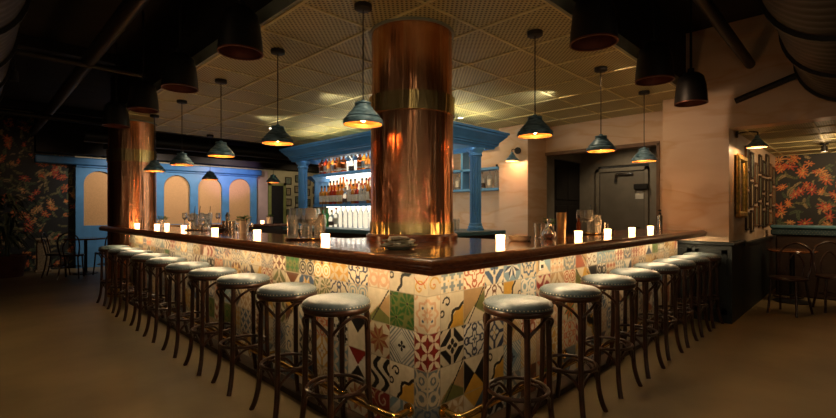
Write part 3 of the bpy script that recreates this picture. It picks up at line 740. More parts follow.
for cx_,cy_ in ((.30,.30),(X-.45,.28),(.30,Yb-.32),(X-.3,Yb-.32)):
    g=MB(); nf=16; R0=.082; ring=[]
    for k in range(nf*4):
        a=2*PI*k/(nf*4); ring.append((a, R0*(.80 if k%4 in (1,2) else 1.)))
    g.loft([[(cx_+r*math.cos(a),cy_+r*math.sin(a),z) for a,r in ring] for z in (1.12,2.09)])
    co=g.build('fluted_column','blue',bb)
    MB().lathe([(.0,2.20),(.125,2.20),(.125,2.175),(.115,2.16),(.095,2.14),(.09,2.115),(.098,2.105),(.098,2.09),(.082,2.085)],(cx_,cy_,.0),28).build('capital','blue',co)
    MB().lathe([(.082,1.135),(.092,1.13),(.095,1.115),(.09,1.105),(.105,1.09),(.108,1.07),(.10,1.06),(.122,1.055),(.122,1.03),(0,1.03)],(cx_,cy_,0),28).build('column_base','blue',co)
# shelving facing the left wing
g=MB().box(.88,.90,.55,3.62,1.03,2.185); g.build('back_panel','backlit',bb)
MB().box(.74,.88,.56,3.58,1.43,1.53).build('bottle_riser','blue',bb)
for z in (1.43,1.985):
    g=MB().box(.58,.88,.5,3.62,z-.03,z,bev=.004); g.box(.56,.585,.5,3.64,z-.045,z+.004,bev=.005); g.build('shelf','blue',bb)
g=MB().loft([[(.46+.0,3.56,1.955),(.9,3.56,1.955),(.9,3.80,1.955),(.46,3.80,1.955)],[(.5,3.56,1.92),(.9,3.56,1.92),(.9,3.76,1.92),(.5,3.76,1.92)],[(.55,3.56,1.88),(.9,3.56,1.88),(.9,3.70,1.88),(.55,3.70,1.88)],[(.56,3.56,1.86),(.9,3.56,1.86),(.9,3.68,1.86),(.56,3.68,1.86)]])
g.build('shelf_bracket','blue',bb)
MB().box(.58,.9,3.60,3.64,1.40,1.86).build('end_panel','blue',bb)
MB().box(.60,.88,.50,.54,1.03,2.18).build('end_panel','blue',bb)
g=MB()
for z in (1.385,1.94,2.17):
    for k in range(10): g.box(.80,.815,.58+k*.3,.86+k*.3,z,z+.008)
g.build('shelf_light','led_white',bb)
g=MB()
for k in range(10): g.box(.202,.212,.4+k*.32,.68+k*.32,2.235,2.25)
for k in range(3): g.box(.4+k*.32,.68+k*.32,.202,.212,2.235,2.25)
g.build('soffit_light','led_white',bb)
g=MB()
for k in range(9): g.box(.35,.38,.3+k*.38,.6+k*.38,2.45,2.455)
for k in range(3): g.box(.4+k*.38,.7+k*.38,.3,.33,2.45,2.455)
g.build('cornice_uplight','uplight',bb)

# bottles --------------------------------------------------------------------
def bottle_proto(kind,liq,cap,lab):
    t=thing('liquor_bottle','x','bottle')
    t.scale=(1.22,1.22,1.22)
    if kind=='round': pr=[(0,.0),(.034,.0),(.037,.006),(.037,.165),(.032,.185),(.016,.205),(.0135,.215),(.0135,.262)]
    elif kind=='squat': pr=[(0,0),(.042,0),(.046,.008),(.047,.10),(.044,.135),(.028,.165),(.015,.18),(.0145,.222)]
    elif kind=='tall': pr=[(0,0),(.031,0),(.034,.006),(.034,.20),(.028,.225),(.014,.25),(.0125,.31)]
    else: pr=[(0,0),(.036,0),(.039,.006),(.042,.16),(.040,.18),(.016,.20),(.014,.255)]
    seg=4 if kind=='square' else 14
    g=MB(); 
    if kind=='square': g.lathe([(r*1.2,z) for r,z in pr],seg=8,sx=1,sy=1,rz=PI/8)
    else: g.lathe(pr,seg=seg)
    g.build('glass_body',liq,t)
    top=pr[-1][1]; MB().lathe([(.0,top+.026),(.0155,top+.024),(.0165,top-.008),(.013,top-.008)],seg=10).build('cap',cap,t)
    lr=pr[2][0]*(1.2 if kind=='square' else 1)+.0012
    if lab: MB().lathe([(lr,pr[3][1]*.25),(lr,pr[3][1]*.8)],seg=12 if kind!='square' else 8,rz=PI/8 if kind=='square' else 0).build('paper_label',lab,t)
    return t
kinds=[('round','amber','cap_black','label','amber'),('squat','amber','cap_cork','label','squat amber'),('tall','clear','cap_black',None,'tall clear'),('square','dark_amber','cap_black','label','dark amber'),
       ('round','red_sp','cap_red','label','red'),('squat','clear','cap_cork','label_dark','squat clear'),('tall','amber','cap_red','label','tall amber'),('round','green_sp','cap_black',None,'green'),('round','clear','cap_red','label','clear')]
PB=[None]*len(kinds); 
def put_bottle(ki,loc,label,group):
    kd=kinds[ki]
    lab=label.replace('@',kd[4]+' glass bottle' if ki in(2,5,7,8) else kd[4]+' liquor bottle')
    if PB[ki] is None:
        PB[ki]=bottle_proto(*kd[:4]); PB[ki].location=loc; tag(PB[ki],lab,None,group); return PB[ki]
    return dup(PB[ki],loc,lab,random.uniform(0,1.5),group)
random.seed(3)
ys=[10.86-.113*k for k in range(16)]
seq=[3,4,1,0,3,1,3,2,5,2,3,0,1,6,4,0]
for k in range(16):
    y=7.18-.113*k; sc=0
    put_bottle(seq[k],(4.66+random.uniform(-.02,.02),y,1.985),'@ on the top back bar shelf, '+ORD[k+1]+' from left','bottles on the top back bar shelf')
for row,(xx,off) in enumerate(((4.62,0),(4.78,.05))):
    for k in range(16):
        y=7.16-.108*k-off; ki=random.choice([0,1,4,8,6,5,0,3,8])
        put_bottle(ki,(xx+random.uniform(-.01,.01),y,1.43+.10*row),'@ on the middle back bar shelf, '+('front' if row==0 else 'back')+' row, '+ORD[k+1]+' from left','bottles on the middle back bar shelf')
for k in range(12):
    y=7.0-.14*k; put_bottle(7 if k in(0,1) else random.choice([2,8,2,5]),(4.55,y,1.03),'@ on the back bar deck, '+ORD[k+1]+' from the left','bottles on the back bar deck')

# wall shelf behind right
ws=thing('wall_shelf','blue open shelf unit on the wall right of the back bar','shelf',(6.35,4.42,0))
for z in (1.71,2.07): MB().box(0,.2,0,2.3,z-.045,z,bev=.005).build('shelf','blue',ws)
for yy in (.78,2.2): MB().box(0,.2,yy,yy+.045,1.71,2.6).build('upright','blue',ws)
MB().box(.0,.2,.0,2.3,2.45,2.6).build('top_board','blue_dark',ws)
for k,(yy,ki) in enumerate(((4.52,2),(4.67,8),(4.84,5),(5.02,2),(5.40,8),(5.55,2),(5.7,5))):
    put_bottle(ki,(6.45,yy,1.71),'@ on the blue wall shelf beside the pier, '+ORD[k+1]+' from the right','bottles on the wall shelf')

# rear counter ------------------------------------------------------------
rc=thing('rear_counter','dark wooden rear counter crossing behind the left wing','counter',(2.25,8.05,0))
MB().box(0,2.3,0,.6,1.02,1.07,bev=.01).build('counter_slab','wood_top',rc)
MB().box(.03,2.25,.05,.55,0,1.02).build('cabinet','dark_wood',rc)

# ------------------------------------------------------------------ candles
def make_candle():
    t=thing('votive_candle','x','candle')
    MB().lathe([(0,.004),(.027,.004),(.031,.057),(.033,.057),(.029,0),(0,0)],seg=20).build('glass_cup','candle',t)
    MB().lathe([(0,.006),(.024,.006),(.027,.035),(0,.036)],seg=16).build('wax','flame',t)
    return t
cd=make_candle()
CL=[(1.86,2.83),(1.84,3.9),(1.75,4.65),(1.85,5.9),(1.78,6.75),(2.0,7.1),(1.72,7.5)]
CR=[(2.64,1.82),(3.66,1.73),(4.27,1.73),(4.91,1.736),(5.59,1.77)]
for i,(x,y) in enumerate(CL):
    lab='glowing votive candle on the left wing of the bar, '+ORD[i+1]+' from the copper column'
    if i==0: cd.location=(x,y,ZC); tag(cd,lab,None,'candles on the bar')
    else: dup(cd,(x,y,ZC),lab,None,'candles on the bar')
for i,(x,y) in enumerate(CR): dup(cd,(x,y,ZC),'glowing votive candle on the right wing of the bar, '+ORD[i+1]+' from the copper column',None,'candles on the bar')
dup(cd,(4.02,8.3,1.07),'glowing votive candle alone on the dark rear counter',None,'candles on the bar')
for x,y in CL+CR: plight((x,y,ZC+.10),.35,(1,.45,.15),.02)

# ------------------------------------------------------------------ bar objects
def tumbler(name,loc,label,r=.03,h=.10,m='glass',cat='glass',group=None,r0=None):
    r0=r0 or r*.85; th=.0018
    o=MB().lathe([(0,0),(r0,0),(r,h),(r-th*1.4,h),(r0-th,.006),(0,.006)],seg=18).build(name,m,None,loc); return tag(o,label,cat,group)
def stemware(loc,label,group,s=1.):
    t=thing('wine_glass',label,'glass',loc,0,group)
    MB().lathe([(0,0),(.032*s,0),(.032*s,.003),(.005,.008),(.004,.07*s),(.01,.078*s)],seg=18).build('stem','dimglass',t)
    MB().lathe([(.0,.075*s),(.02*s,.082*s),(.034*s,.11*s),(.033*s,.15*s),(.028*s,.175*s),(.0265*s,.175*s),(.031*s,.15*s),(.031*s,.11*s),(0,.083*s)],seg=18).build('bowl','dimglass',t)
    return t
def decanter(loc,label,liquid='dark_amber',s=1.):
    t=thing('decanter',label,'decanter',loc)
    MB().lathe([(0,0),(.04*s,0),(.055*s,.02*s),(.056*s,.05*s),(.035*s,.085*s),(.013*s,.105*s),(.012*s,.13*s),(.018*s,.137*s)],seg=20).build('body','dimglass',t)
    MB().lathe([(0,.004),(.037*s,.004),(.050*s,.02*s),(.051*s,.045*s),(0,.046*s)],seg=18).build('liquid',liquid,t)
    MB().lathe([(0,.136*s),(.012*s,.138*s),(.016*s,.15*s),(.010*s,.165*s),(0,.168*s)],seg=12).build('stopper','dimglass',t)
    return t
def mixing_glass(loc,label,spoon=False,group=None):
    t=thing('mixing_glass',label,'glass',loc,0,group)
    MB().lathe([(0,0),(.036,0),(.042,.15),(.040,.15),(.034,.008),(0,.008)],seg=18).build('vessel','dimglass',t)
    t.scale=(1.08,1.08,1.25)
    MB().tube([(.0,.0,.01),(.035,.02,.23)],.003,6).build('bar_spoon','steel',t)
    return t
def tray(loc,label,r):
    t=thing('serving_tray',label,'tray',loc)
    MB().lathe([(0,0),(r,0),(r+.008,.012),(r,.014),(r-.01,.006),(0,.006)],seg=32).build('tray_plate','dark_wood',t)
    MB().tube([((r+.003)*math.cos(a),(r+.003)*math.sin(a),.014) for a in [2*PI*k/32 for k in range(32)]],.003,6,closed=True).build('rim','brass',t); return t
def herb(loc,label,pot='dimglass',r=.035,h=.09,sp=.06):
    t=thing('potted_herb',label,'plant',loc)
    MB().lathe([(0,0),(r*.9,0),(r,h),(r-.004,h),(r*.85,.006),(0,.006)],seg=18).build('pot',pot,t)
    g=MB(); rnd=random.Random(int(loc[0]*100))
    for k in range(46):
        a=rnd.uniform(0,2*PI); rr=rnd.uniform(0,sp); z=h+rnd.uniform(0,.05); c=Vector((rr*math.cos(a),rr*math.sin(a),z)); s=rnd.uniform(.016,.028)
        d=Vector((math.cos(a),math.sin(a),rnd.uniform(-.3,.8))).normalized(); e=d.cross(Vector((0,0,1))).normalized(); n_=d.cross(e)
        v=[c-d*s,c+e*s*.5+n_*s*.15,c+d*s,c-e*s*.5+n_*s*.15,c+n_*s*-.12]
        g.add(v,[(0,1,4),(1,2,4),(2,3,4),(3,0,4)])
        if k%4==0: g.tube([(0,0,h*.5),c],.0015,4)
    g.build('leaves','leaf',t); return t
def shaker(loc,label,h=.2,m='steel'):
    t=thing('cocktail_shaker',label,'shaker',loc)
    MB().lathe([(0,0),(.032,0),(.042,h*.72),(.040,h*.72)],seg=20).build('tin',m,t)
    MB().lathe([(.041,h*.70),(.040,h*.76),(.022,h*.9),(.021,h),(0,h)],seg=20).build('lid',m,t); return t
Z=ZC
# napkins and plates by the column
t=thing('side_plate','sage stoneware plate under folded cream napkins at the bar corner','plate',(1.79,1.95,Z)); t.scale=(1.2,1.2,1.2)
MB().lathe([(0,0),(.055,0),(.062,.006),(.088,.016),(.092,.020),(.088,.020),(.06,.011),(0,.009)],seg=36).build('plate_dish','green_plate',t)
MB().lathe([(.088,.019),(.093,.019),(.093,.022),(.088,.022)],seg=36).build('plate_rim','stone',t)
for k,(a,zz,w_) in enumerate(((.3,.021,.075),(-.35,.034,.07),(.9,.047,.066))):
    rings=[]
    for q in range(9):
        s=-w_+2*w_*q/8; wob=.004*math.sin(q*1.7+k)
        rings.append([(s,-.05+.008*math.sin(q),0+wob),(s,-.01,.006+wob),(s,.05-.006*math.cos(q),0+wob),(s,.045,.007+wob+.002),(s,.0,.012+wob),(s,-.045,.008+wob)])
    o=MB().loft(rings,smooth=True).build('folded_napkin','napkin',None,(1.79,1.95,Z+zz*1.2),a); o.scale=(1.2,1.2,1.2)
    tag(o,'folded cream linen napkin on the sage plate, '+['bottom','middle','top'][k]+' of three','napkin','napkins on the plate')
# stacked dishes right of first candle
for k in range(2):
    o=MB().lathe([(0,0),(.06,0),(.078,.014),(.082,.026),(.078,.026),(.058,.008),(0,.007)],seg=32).build('shallow_dish','stone',None,(2.93,1.85,Z+.016*k))
    tag(o,('lower' if k==0 else 'upper')+' cream stoneware dish of the stack right of the copper column','dish','stacked cream dishes')
t=thing('table_lighter','small black cylinder lying against the stacked cream dishes','bar tool',(3.09,1.86,Z))
MB().tube([(0,0,.018),(.03,.06,.018)],.018,12).build('body','black',t); MB().tube([(.0,0,.018),(-.06,-.05,.03)],.004,8).build('handle','black',t)
# group near 548..570
decanter((3.32,1.82,Z),'round glass decanter of dark liquid left of the gilt tumbler on the right wing')
tumbler('tumbler',(3.46,2.0,Z),'tall clear tumbler behind the dark decanter',.032,.12)
o=tumbler('ribbed_tumbler',(3.59,1.85,Z),'tall gilt ribbed glass between decanter and candle on the right wing',.042,.215,'goldglass')
herb((3.66,2.0,Z),'green mint sprigs in a glass behind the gilt tumbler',sp=.05,h=.11)
# tray right
tray((4.35,1.95,Z),'round dark tray crowded with bottles on the right wing of the bar',.13)
rnd=random.Random(5)
labs=['front left','front right','back left','back right','centre']
for k,(dx,dy) in enumerate(((-.07,-.03),(.0,-.08),(-.02,.07),(.08,.01),(.01,0))):
    if k%2==0: stemware((4.35+dx,1.95+dy,Z+.006),'stemmed glass on the right wing tray, '+labs[k],'glasses on the right tray',1.35)
    else: mixing_glass((4.35+dx,1.95+dy,Z+.006),'mixing glass with spoon on the right wing tray, '+labs[k],group='glasses on the right tray')
t=thing('bitters_bottle','small dasher bottle with dark cap on the right wing tray','bottle',(4.28,2.02,Z+.006)); MB().lathe([(0,0),(.022,0),(.022,.1),(.009,.13),(.009,.16)],seg=12).build('glass_body','dark_amber',t); MB().lathe([(.01,.155),(.01,.18),(0,.182)],seg=10).build('cap','cap_black',t)
tumbler('steel_cup',(4.52,1.86,Z),'brushed steel cup right of the right wing tray',.032,.11,'steel','cup')
tumbler('shot_glass',(4.66,1.92,Z),'short clear glass beyond the steel cup on the right wing',.025,.06)
t=thing('mixing_bowl','small dark bowl on the right wing beyond the steel cup','bowl',(4.82,1.95,Z)); MB().lathe([(0,0),(.03,0),(.07,.035),(.067,.036),(.03,.005),(0,.005)],seg=24).build('bowl_body','black',t)
t=thing('soap_bottle','tall grey bottle with black pump at the far end of the right wing','bottle',(6.03,1.80,Z))
MB().lathe([(0,0),(.03,0),(.032,.01),(.032,.17),(.022,.185),(.012,.19),(.012,.2)],seg=18).build('bottle_body','steel',t)
g=MB().lathe([(.015,.195),(.015,.21),(.005,.212),(.005,.235)],seg=12); g.box(-.04,.012,-.012,.012,.232,.25,bev=.004); g.build('pump','black',t)
# left tray near
tray((1.92,3.18,Z),'round dark tray crowded with glassware on the left wing, nearest the column',.17)
labs=['front','left','back','right','centre','back left','front right','front left','back right']
for k in range(9):
    if k==4: dx=dy=0
    else: a=[-PI/2-.3,PI-.3,PI/2-.3,0-.3,0,PI*.75-.3,-PI/4-.3,-PI*.75-.3,PI/4-.3][k]; dx,dy=.115*math.cos(a),.115*math.sin(a)
    p=(1.92+dx,3.18+dy,Z+.006)
    if k in (0,2,5,8): stemware(p,'stemmed glass on the nearest left wing tray, '+labs[k],'glasses on the near left tray',1.4)
    elif k in (1,4,6): mixing_glass(p,'mixing glass with spoon on the nearest left wing tray, '+labs[k],group='glasses on the near left tray')
    elif k==3: shaker(p,'steel cocktail shaker on the nearest left wing tray, right side',.2)
    else: tumbler('tumbler',p,'clear tumbler on the nearest left wing tray, '+labs[k],.032,.11,group='glasses on the near left tray')
# left mid
herb((2.0,4.55,Z),'green herb sprigs in a white ceramic cup on the left wing','ceramic',.045,.13,.075)
tumbler('tumbler',(1.98,4.36,Z),'clear tumbler just right of the white herb cup',.032,.11)
tumbler('tumbler',(2.04,4.74,Z),'clear tumbler just left of the white herb cup',.030,.09)
t=thing('mixing_bowl','low dark bowl on the left wing beside the herb cup','bowl',(1.90,4.92,Z)); MB().lathe([(0,0),(.04,0),(.085,.045),(.081,.046),(.04,.006),(0,.006)],seg=24).build('bowl_body','black',t)
for k in range(3): tumbler('steel_cup',(2.08,5.02+.10*k,Z),'steel cup in a row of three on the left wing, '+['nearest','middle','farthest'][k],.038,.12,'steel','cup','steel cups on the left wing')
tray((1.98,5.75,Z),'round dark tray of glassware farther along the left wing',.16)
for k in range(6):
    a=k*PI/3; p=(1.98+.1*math.cos(a),5.75+.1*math.sin(a),Z+.006)
    if k%2: stemware(p,'stemmed glass on the farther left wing tray, '+['','back right','','left','','front right'][k],'glasses on the far left tray',1.1)
    else: mixing_glass(p,'mixing glass on the farther left wing tray, '+['right','','back left','','front left',''][k],group='glasses on the far left tray')
decanter((1.95,5.47,Z),'small round glass decanter between the cups and the farther tray','clear',.9)
herb((1.98,7.3,Z),'dark leafy herb bunch in a glass at the far end of the left wing',sp=.11,r=.05,h=.11)
# rear counter things
herb((4.2,8.35,1.07),'leafy sprigs in a white pot on the rear counter','ceramic',.06,.13,.07)
shaker((3.35,8.3,1.07),'steel shaker on the rear counter, below the dark pendant',.22)
shaker((3.05,8.35,1.07),'shorter steel shaker on the rear counter, farther left',.17)
for k in range(5): stemware((2.7+.14*k-.1,8.25,1.07),'stemmed glass on the rear counter, '+ORD[k+1]+' from its left end','glasses on the rear counter',1.2)
# glasses on back bar deck at right
for k in range(9):
    i,j=k%3,k//3
    tumbler('highball_glass',(4.62+.085*i,4.02+.10*j,1.03),'highball glass on the back bar deck, '+['front','middle','back'][j]+' row, '+['left','centre','right'][i],.034,.17,'dimglass',group='highballs on the back bar')
t=thing('tap_box','small blue box standing among the highball glasses on the back bar','box',(4.75,4.45,1.03)); MB().box(-.06,.06,-.05,.05,0,.36,bev=.01).build('box_body','blue',t); MB().box(-.065,.065,-.055,.055,.36,.38,bev=.005).build('lid','black',t)

# ------------------------------------------------------------------ wall sconces
def sconce(name,label,mount,out,drop,cat='wall lamp'):
    t=thing(name,label,cat,mount)
    ox,oy=out; L=math.hypot(ox,oy); ux,uy=ox/L,oy/L
    MB().tube([(0,0,0),(ux*.02,uy*.02,0)],.055,20).build('wall_plate','black',t)
    MB().tube(smooth_path([(ux*.02,uy*.02,0),(ox*.5,oy*.5,.012),(ox,oy,.0),(ox,oy,-.05)],5),.008,8).build('arm','black',t)
    g=MB().lathe([(0,-.04),(.022,-.04),(.026,-.07),(.045,-.085),(.05,-.10),(.088,-.145),(.108,-.165),(.110,-.185),(.104,-.185),(.101,-.166),(.08,-.146),(.04,-.10),(0,-.09)],(ox,oy,0),28)
    sh=g.build('lamp_shade','patina',t)
    MB().lathe([(.099,-.182),(.097,-.165),(.077,-.145),(.038,-.102),(0,-.094)],(ox,oy,0),28).build('lining','patina_in',sh)
    MB().lathe([(0,-.115),(.02,-.13),(.02,-.15),(0,-.165)],(ox,oy,0),14).build('bulb','bulb',t)
    plight((mount[0]+ox,mount[1]+oy,mount[2]-.185),4.2,(1,.62,.30),.02)
sconce('wall_sconce','small black wall lamp with a patina shade on the peach pier','%'and(6.298,4.0,2.29),(-.17,.0),0)
sconce('wall_sconce','small black wall lamp with a blue shade beyond the pillar by the gilt mirror',(6.62,1.125,2.25),(.06,-.20),0)

# mirror & pictures on annex wall ------------------------------------------------
t=thing('wall_mirror','tall gilt framed smoky mirror on the wall just past the pillar','mirror',(6.82,1.125,1.22))
g=MB(); g.box(-.28,.28,-.05,0,0,.08,bev=.02); g.box(-.28,.28,-.05,0,.70,.78,bev=.02); g.box(-.28,-.20,-.05,0,.05,.73,bev=.02); g.box(.20,.28,-.05,0,.05,.73,bev=.02); g.build('gilt_frame','gold',t)
MB().box(-.21,.21,-.02,-.005,.07,.71).build('mirror_glass','mirror',t)
rnd=random.Random(9)
def picture(loc,w,h,label,face,fm,pm,group):
    t=thing('framed_picture',label,'picture',loc,0 if face=='y' else -PI/2,group)
    b=.03; g=MB(); g.box(-w/2,w/2,-.025,0,0,b,bev=.006); g.box(-w/2,w/2,-.025,0,h-b,h,bev=.006); g.box(-w/2,-w/2+b,-.025,0,b,h-b,bev=.006); g.box(w/2-b,w/2,-.025,0,b,h-b,bev=.006); g.build('frame',fm,t)
    MB().box(-w/2+b*.8,w/2-b*.8,-.012,-.002,b*.8,h-b*.8).build('picture_print',pm,t)
rows=['bottom','lower middle','upper middle','top']
for c_ in range(8):
    z=1.0+rnd.uniform(0,.1)
    for r_ in range(3 if c_%2 else 4):
        h=rnd.uniform(.2,.32) if c_%2==0 else rnd.uniform(.28,.38); w=rnd.uniform(.2,.28)
        if z+h>2.22: break
        nm=rows[r_]
        picture((7.3+c_*.34,1.125,z),w,h,'framed picture on the annex gallery wall, %s row, %s column from the mirror'%(nm,ORD[c_+1]),'y',rnd.choice(['frame_dark','frame_brown','frame_dark']),rnd.choice(['paint_a','paint_b']),'annex gallery pictures')
        z+=h+.035
k=0
for c_,x in enumerate((7.16,7.48,7.85,8.15)):
    for r_ in range(4):
        w=.17+.05*((c_+r_)%2); h=.24; z=1.15+r_*.34+(.08 if c_%2 else 0)
        picture((x,YW-.005,z),w,h,'dark framed picture on the far cream wall, %s row, %s column from the doorway'%(rows[r_],ORD[c_+1]),'y','frame_dark',rnd.choice(['paint_a','paint_b']),'far wall pictures')
# annex furniture -------------------------------------------------------------
bo=thing('booth_bench','high-backed dark booth with studded blue-topped back before the right floral wall','booth',(8.9,-1.6,0))
MB().box(0,.18,0,2.6,.0,.93,bev=.02).build('backrest','dark_wood',bo)
MB().box(-.02,.2,-.02,2.66,.93,1.03,bev=.02).build('padded_rail','dull_booth',bo); MB().box(-.03,.21,-.02,2.67,1.03,1.09,bev=.02).build('top_rail','booth_top',bo)
g=MB()
for k in range(64):
    for z in (.95,.98,1.01): g.box(-.024,-.018,.02+k*.04+(z==.98)*.02,.026+k*.04+(z==.98)*.02,z,z+.006)
g.build('nail_studs','nails',bo)
def make_chair():
    t=thing('bentwood_chair','x','chair')
    MB().lathe([(0,.43),(.19,.43),(.20,.44),(.20,.455),(.19,.465),(0,.46)],seg=30).build('seat','stool_wood',t)
    for sx in (-1,1):
        p=smooth_path([(.13*sx,.13,.435),(.14*sx,.145,.2),(.15*sx,.17,0)],5); MB().tube(p,.014,8).build('leg','stool_wood',t)
        p=smooth_path([(.13*sx,-.14,.44),(.15*sx,-.17,.2),(.17*sx,-.22,0)],5); MB().tube(p,.014,8).build('leg','stool_wood',t)
    p=smooth_path([(-.14,-.14,.42),(-.17,-.18,.62),(-.15,-.22,.80),(0,-.235,.89),(.15,-.22,.80),(.17,-.18,.62),(.14,-.14,.42)],6); MB().tube(p,.013,8).build('back_hoop','stool_wood',t)
    p=smooth_path([(-.08,-.17,.46),(-.09,-.2,.62),(0,-.225,.76),(.09,-.2,.62),(.08,-.17,.46)],6); MB().tube(p,.010,8).build('inner_hoop','stool_wood',t)
    MB().tube([(.15*math.cos(2*PI*k/28),.15*math.sin(2*PI*k/28),.22) for k in range(28)],.009,8,closed=True).build('leg_ring','stool_wood',t)
    return t
ch=make_chair()
CH=[((7.35,.70,0),1.3,'dark bentwood chair beyond the pillar, left of two by the booth'),((7.95,.28,0),1.9,'dark bentwood chair beyond the pillar, right of two by the booth'),
    ((1.25,11.5,0),-1.9,'dark bentwood chair at the far left table, leftmost'),((1.42,11.05,0),-.4,'dark bentwood chair at the far left table, on the near side'),((2.0,11.15,0),.5,'dark bentwood chair at the far left table, beside the copper column')]
for i,(p,rz,lab) in enumerate(CH):
    if i==0: ch.location=p; ch.rotation_euler=(0,0,rz); tag(ch,lab,None,'bentwood chairs')
    else: dup(ch,p,lab,rz,'bentwood chairs')
def table(loc,label,r=.38):
    t=thing('cafe_table',label,'table',loc)
    MB().lathe([(0,.72),(r,.72),(r+.01,.735),(r,.75),(0,.75)],seg=36).build('tabletop','wood_top',t)
    MB().lathe([(.03,.72),(.03,.06),(.06,.04)],seg=16).build('pedestal','black',t); MB().lathe([(0,0),(.22,0),(.22,.015),(.05,.045),(0,.045)],seg=24).build('base','black',t)
table((1.72,11.6,0),'round wooden cafe table in the far left before the blue arches')
table((8.35,.75,0),'round dark cafe table between the annex chairs and the booth',.28)
for i,(x,y) in enumerate(((8.6,.42),(8.9,-.1))):
    t=thing('track_spot','small black spot lamp under the annex ceiling, '+('left' if i==0 else 'right')+' of two','spot lamp',(x,y,2.15),group='annex ceiling spots')
    MB().lathe([(0,.12),(.05,.12),(.05,.10),(.02,.10),(.02,.085),(.038,.08),(.038,0),(.03,0),(0,.03)],seg=20).build('lamp_body','black',t)
    MB().lathe([(0,.012),(.028,.008)],seg=14).build('lens','led_white',t)
    plight((x,y,2.13),2.,(1,.66,.34),.02)
# palm
t=thing('potted_palm','bushy dark palm in a reddish planter against the far left floral wall','plant',(.50,12.15,0))
MB().lathe([(0,0),(.27,0),(.33,.40),(.35,.42),(.32,.43),(.30,.38),(0,.36)],seg=28).build('planter','planter',t)
g=MB(); rnd=random.Random(4)
for k in range(9):
    a=rnd.uniform(0,2*PI); g.tube(smooth_path([(.05*math.cos(a),.05*math.sin(a),.36),(.10*math.cos(a),.10*math.sin(a),.8),(.16*math.cos(a),.16*math.sin(a),1.2)],4),.014,6)
g.build('stems','palm',t)
g=MB()
for k in range(95):
    a=rnd.uniform(0,2*PI); z0=rnd.uniform(.65,1.6); L=rnd.uniform(.3,.55); d=Vector((math.cos(a),math.sin(a),0)); e=Vector((-d.y,d.x,0)); pts=[]
    if d.y>.5: L*=.8
    lift=rnd.uniform(.1,.5)
    for q in range(6):
        s=q/5; c=d*(.06+L*s)+Vector((0,0,z0+lift*s-.75*s*s*lift-.25*s*s)); w_=.028*math.sin(PI*min(1,.12+s*.88))+.002
        pts.append((c-e*w_,c+Vector((0,0,-.008)),c+e*w_))
    v=[p for r in pts for p in r]; f=[]
    for q in range(5): f+=[(q*3,q*3+1,q*3+4,q*3+3),(q*3+1,q*3+2,q*3+5,q*3+4)]
    g.add(v,f,True)
g.build('fronds','palm',t)
t=thing('pedestal_stand','short cream pedestal on the floor between palm and chairs','pedestal',(1.12,12.62,0))
g=MB().box(-.11,.11,-.11,.11,.05,.68,bev=.01); g.box(-.14,.14,-.14,.14,0,.05,bev=.01); g.box(-.14,.14,-.14,.14,.68,.73,bev=.01); g.build('pedestal_body','pedestal',t)

# ------------------------------------------------------------------ lights
def area(name,loc,size,sy,power,col,rot=(0,0,0)):
    l=bpy.data.lights.new(name,'AREA'); l.shape='RECTANGLE'; l.size=size; l.size_y=sy; l.energy=power; l.color=col
    o=bpy.data.objects.new(name,l); C.objects.link(o); o.location=loc; o.rotation_euler=rot; return o
def spot(name,loc,target,power,col,ang=70,r=.05,blend=.6):
    l=bpy.data.lights.new(name,'SPOT'); l.energy=power; l.color=col; l.spot_size=math.radians(ang); l.spot_blend=blend; l.shadow_soft_size=r
    o=bpy.data.objects.new(name,l); C.objects.link(o); o.location=loc
    o.rotation_euler=(Vector(target)-Vector(loc)).to_track_quat('-Z','Y').to_euler(); return o
# fixtureless spots added under the ceiling to brighten bar and walls
for p,tg,pw in (((3.6,2.6,2.69),(4.5,4.5,0),22),((2.9,6.0,2.69),(2.2,5.5,0),22),((4.8,2.7,2.69),(6.3,2.6,1.2),22),((5.8,5.2,2.69),(6.5,4.5,1.5),20)):
    spot('added_ceiling_spot',p,tg,pw,(1,.66,.34),110)
# added spots without fixtures over the outer aisle, aimed at floor
for p,tg,pw in (((.3,3.0,3.3),(.2,3.3,0),20),((3.2,.2,3.3),(3.6,.4,0),13),((.2,6.5,3.3),(.3,6.8,0),14)):
    spot('added_aisle_spot',p,tg,pw,(1,.70,.40),100,.1)
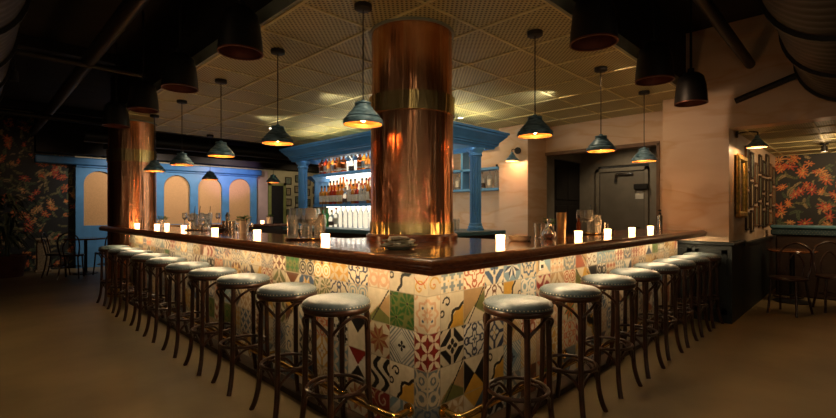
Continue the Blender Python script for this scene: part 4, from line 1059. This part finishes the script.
# wash over the far blue arches and annex
for p,tg,pw,c in (((3.0,11.5,2.6),(3.0,YW,1.6),60,(1,.84,.70)),((4.9,11.5,2.6),(4.9,YW,1.6),64,(1,.84,.74)),((7.3,11.6,2.6),(7.3,YW,1.4),14,(1,.8,.5)),((8.4,.0,2.2),(10,.0,1.2),34,(1,.65,.35)),((1.0,11.3,2.45),(.7,YW,1.3),3.5,(1,.6,.35))):
    spot('wash_spot',p,tg,pw,c,120,.05)
for p,tg,pw in (((7.8,3.0,2.65),(8.4,3.1,.8),16),((1.95,1.95,2.69),(1.8,1.95,1.),15),((2.35,4.2,2.69),(2.1,4.2,1.),8),((2.35,6.4,2.69),(2.1,6.4,1.),8),((4.3,2.2,2.69),(4.3,2.0,1.),8)):  # spots added to lift the dark hall doors, napkins and counter
    spot('hall_fill_spot' if pw==16 else 'bar_fill_spot',p,tg,pw,(1,.72,.42),115)
spot('annex_spot',(7.6,.1,2.24),(8.6,1.127,1.5),24,(1,.66,.34),120)
for p,tg in (((2.9,4.6,2.6),(3.98,4.8,2.3)),((2.9,6.4,2.6),(3.98,6.4,2.3)),((4.9,2.5,2.6),(4.9,3.66,2.3))): spot('cornice_fill_spot',p,tg,12,(1,.88,.7),110)  # extra spots added to brighten the blue cornice
spot('violet_spot',(5.4,11.4,2.3),(5.3,YW,2.5),30,(.55,.35,1),70)
spot('pillar_spot',(4.2,1.75,2.69),(6.24,1.5,1.8),24,(1,.62,.36),62)
# unseen lights added behind and beside the camera for reflections in the copper
for p in ((-1.4,2.4,1.7),(-1.9,.6,1.6),(-1.1,-1.3,1.7),(.6,-1.9,1.6),(2.3,-1.6,1.7),(-1.8,4.6,1.7),(-.5,-.6,1.2),(-1.,1.,1.1),(1.3,-1.,1.1),(-2.2,-.6,1.1),(-.3,-2.2,1.1)):
    plight(p,2.6 if p[2]>1.5 else 3.4,(1,.72,.45),.035,name='added_reflection_light')
w=bpy.data.worlds.new('World'); S.world=w; w.use_nodes=True
w.node_tree.nodes['Background'].inputs[0].default_value=(1,.78,.5,1); w.node_tree.nodes['Background'].inputs[1].default_value=.02

# ------------------------------------------------------------------ camera
cam=bpy.data.cameras.new('Camera'); co=bpy.data.objects.new('Camera',cam); C.objects.link(co)
co.location=(0,0,EYE); co.rotation_euler=(PI/2,0,-PI/4); cam.sensor_width=36; cam.lens=448/836*36; cam.shift_y=3.5/836; cam.clip_start=.02
S.camera=co
S.cycles.caustics_reflective=False
S.view_settings.view_transform='Standard'; S.view_settings.look='None'; S.view_settings.exposure=.45; S.view_settings.gamma=1
S.view_settings.use_curve_mapping=False
